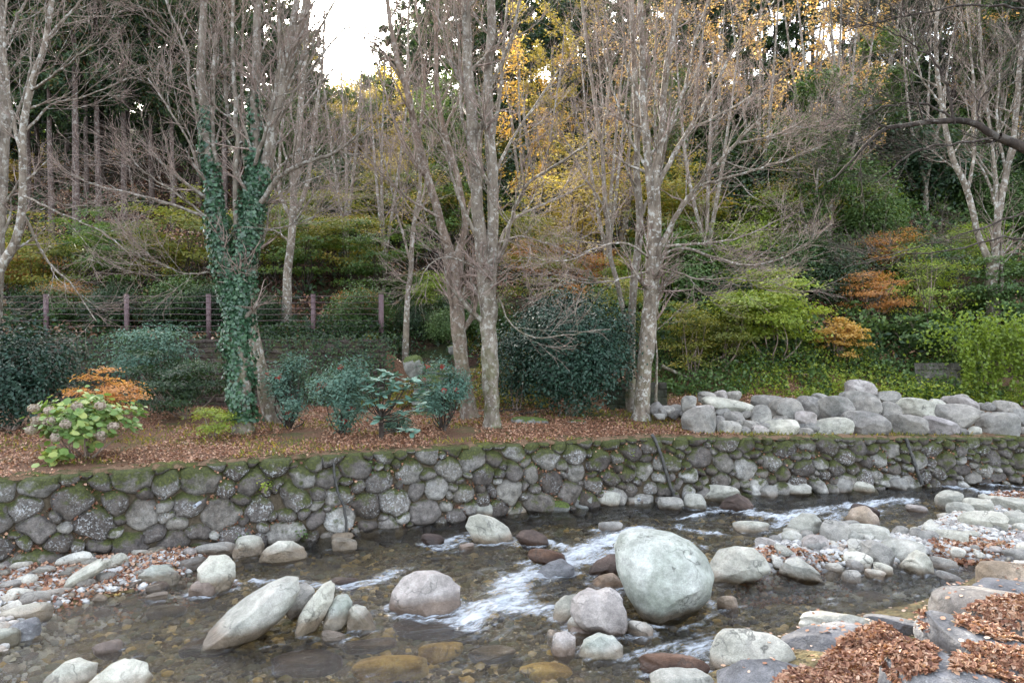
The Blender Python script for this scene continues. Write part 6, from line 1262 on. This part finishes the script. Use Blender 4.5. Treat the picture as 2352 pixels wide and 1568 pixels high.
# tall broadleaf trees, thin leaves
def tall(nm, lm, sd_, h, per, size, bark, spread=1.0, k=(9, 8, 6), lowleaf=.25):
    global rng
    keep = rng; rng = np.random.default_rng(sd_); root = empty(nm, (0, 0, 0), 'x', 'tree')
    st = []; n = 3
    for i in range(n):
        a = i / n * 6.28 + rng.random(); q = np.array([[0, 0, -.3 + .0], [.05 * math.cos(a), .05 * math.sin(a), h * .16], [.7 * math.cos(a) * spread, .7 * math.sin(a) * spread, h * .5], [1.3 * math.cos(a) * spread, 1.3 * math.sin(a) * spread, h]]); q += rng.normal(size=q.shape) * .08; q[0, :2] = 0; st.append(resample(q, 18))
    st = np.array(st); r = np.tile(np.linspace(.13, .025, 18), (n, 1)); t = Tubes(); t.add(st, r, 8); link('trunk', t.mesh('trunk', bark, np.zeros(3)), root)
    c1, r1 = spawn(st, r, k[0], .25, 1, .75, h * .26, 8, .06, .1, .5, .012); c2, r2 = spawn(c1, r1, k[1], .15, 1, .8, 1.3, 6, .02, .13, .6, .007, .3, .4); c3, r3 = spawn(c2, r2, k[2], .1, 1, .7, .6, 4, 0, .15, .7, .005, .3, .4)
    t = Tubes(); t.add(c1, r1, 5); t.add(c2, r2, 4); t.add(c3, r3, 3); link('branches', t.mesh('branches', B_TWIG, np.zeros(3)), root)
    if per: q = along(c3, per, 0, 1, .06); V, F, rr = leaves(q, size, flat=.6, wide=.7, hang=.2); link('foliage', mesh('foliage', V, F, lm, smooth=False, attrs={'rnd': rr}), root)
    rng = keep; return root
TY = tall('yellow_tree', L_YELLOW, 61, 11, 9, .14, B_BROWN, 1.2, (7, 6, 5)); TO = tall('orange_tree', L_PEACH, 62, 12, 5, .14, B_PALE, 1.3, (6, 6, 4)); TB = tall('bare_tree', L_ORANGE, 63, 12, 0, .1, B_PALE, 1.1, (6, 5, 3)); TG = tall('green_tree', L_GREEN, 64, 10, 14, .13, B_BROWN)
TGO = tall('golden_tree', L_GOLD, 65, 11, 6, .14, B_BROWN, 1.3, (6, 6, 5))
for px, Y, s_ in [(1250, 40, 1.05), (900, 42, .7), (1340, 46, 1.0), (90, 62, 1.0), (680, 58, .8), (1100, 60, 1.0)]:
    put(TY, px, Y, s_, 'tall yellow-leaved tree glowing on the hillside behind the bare trees', 'tree', 'tall yellow trees of the hillside')
for px, Y, s_ in [(1215, 36, .9), (1300, 52, 1.0)]:
    put(TGO, px, Y, s_, 'tall golden-orange tree near the top centre of the picture', 'tree', 'golden-orange trees at the top centre')
for px, Y, s_ in [(1430, 34, .95), (1560, 40, .95), (1740, 36, .95), (1850, 40, 1.0), (1940, 35, .95), (2400, 38, 1.1), (2000, 45, 1.1), (2240, 44, 1.1), (1640, 48, .9)]:
    put(TO, px, Y, s_, 'thin orange-leaved tree with pale stems on the right half of the hill', 'tree', 'thin orange-leaved trees on the right')
for px, Y, s_ in [(800, 33, .85), (880, 31, .8), (1620, 30, .9), (1900, 33, 1.0), (1390, 30, .85), (2120, 36, .8)]:
    put(TB, px, Y, s_, 'bare pale-stemmed tree among the hillside shrubs', 'tree', 'bare pale-stemmed hillside trees')
for px, Y, s_ in [(640, 42, .7), (980, 36, .7), (1060, 34, .8), (1860, 31, .75), (2000, 39, .8), (1500, 37, .8), (2280, 42, 1.0), (760, 44, .7), (850, 47, .7), (480, 46, .7)]:
    put(TG, px, Y, s_, 'green-leaved tree in the mixed wood of the slope', 'tree', 'green-leaved trees of the slope')
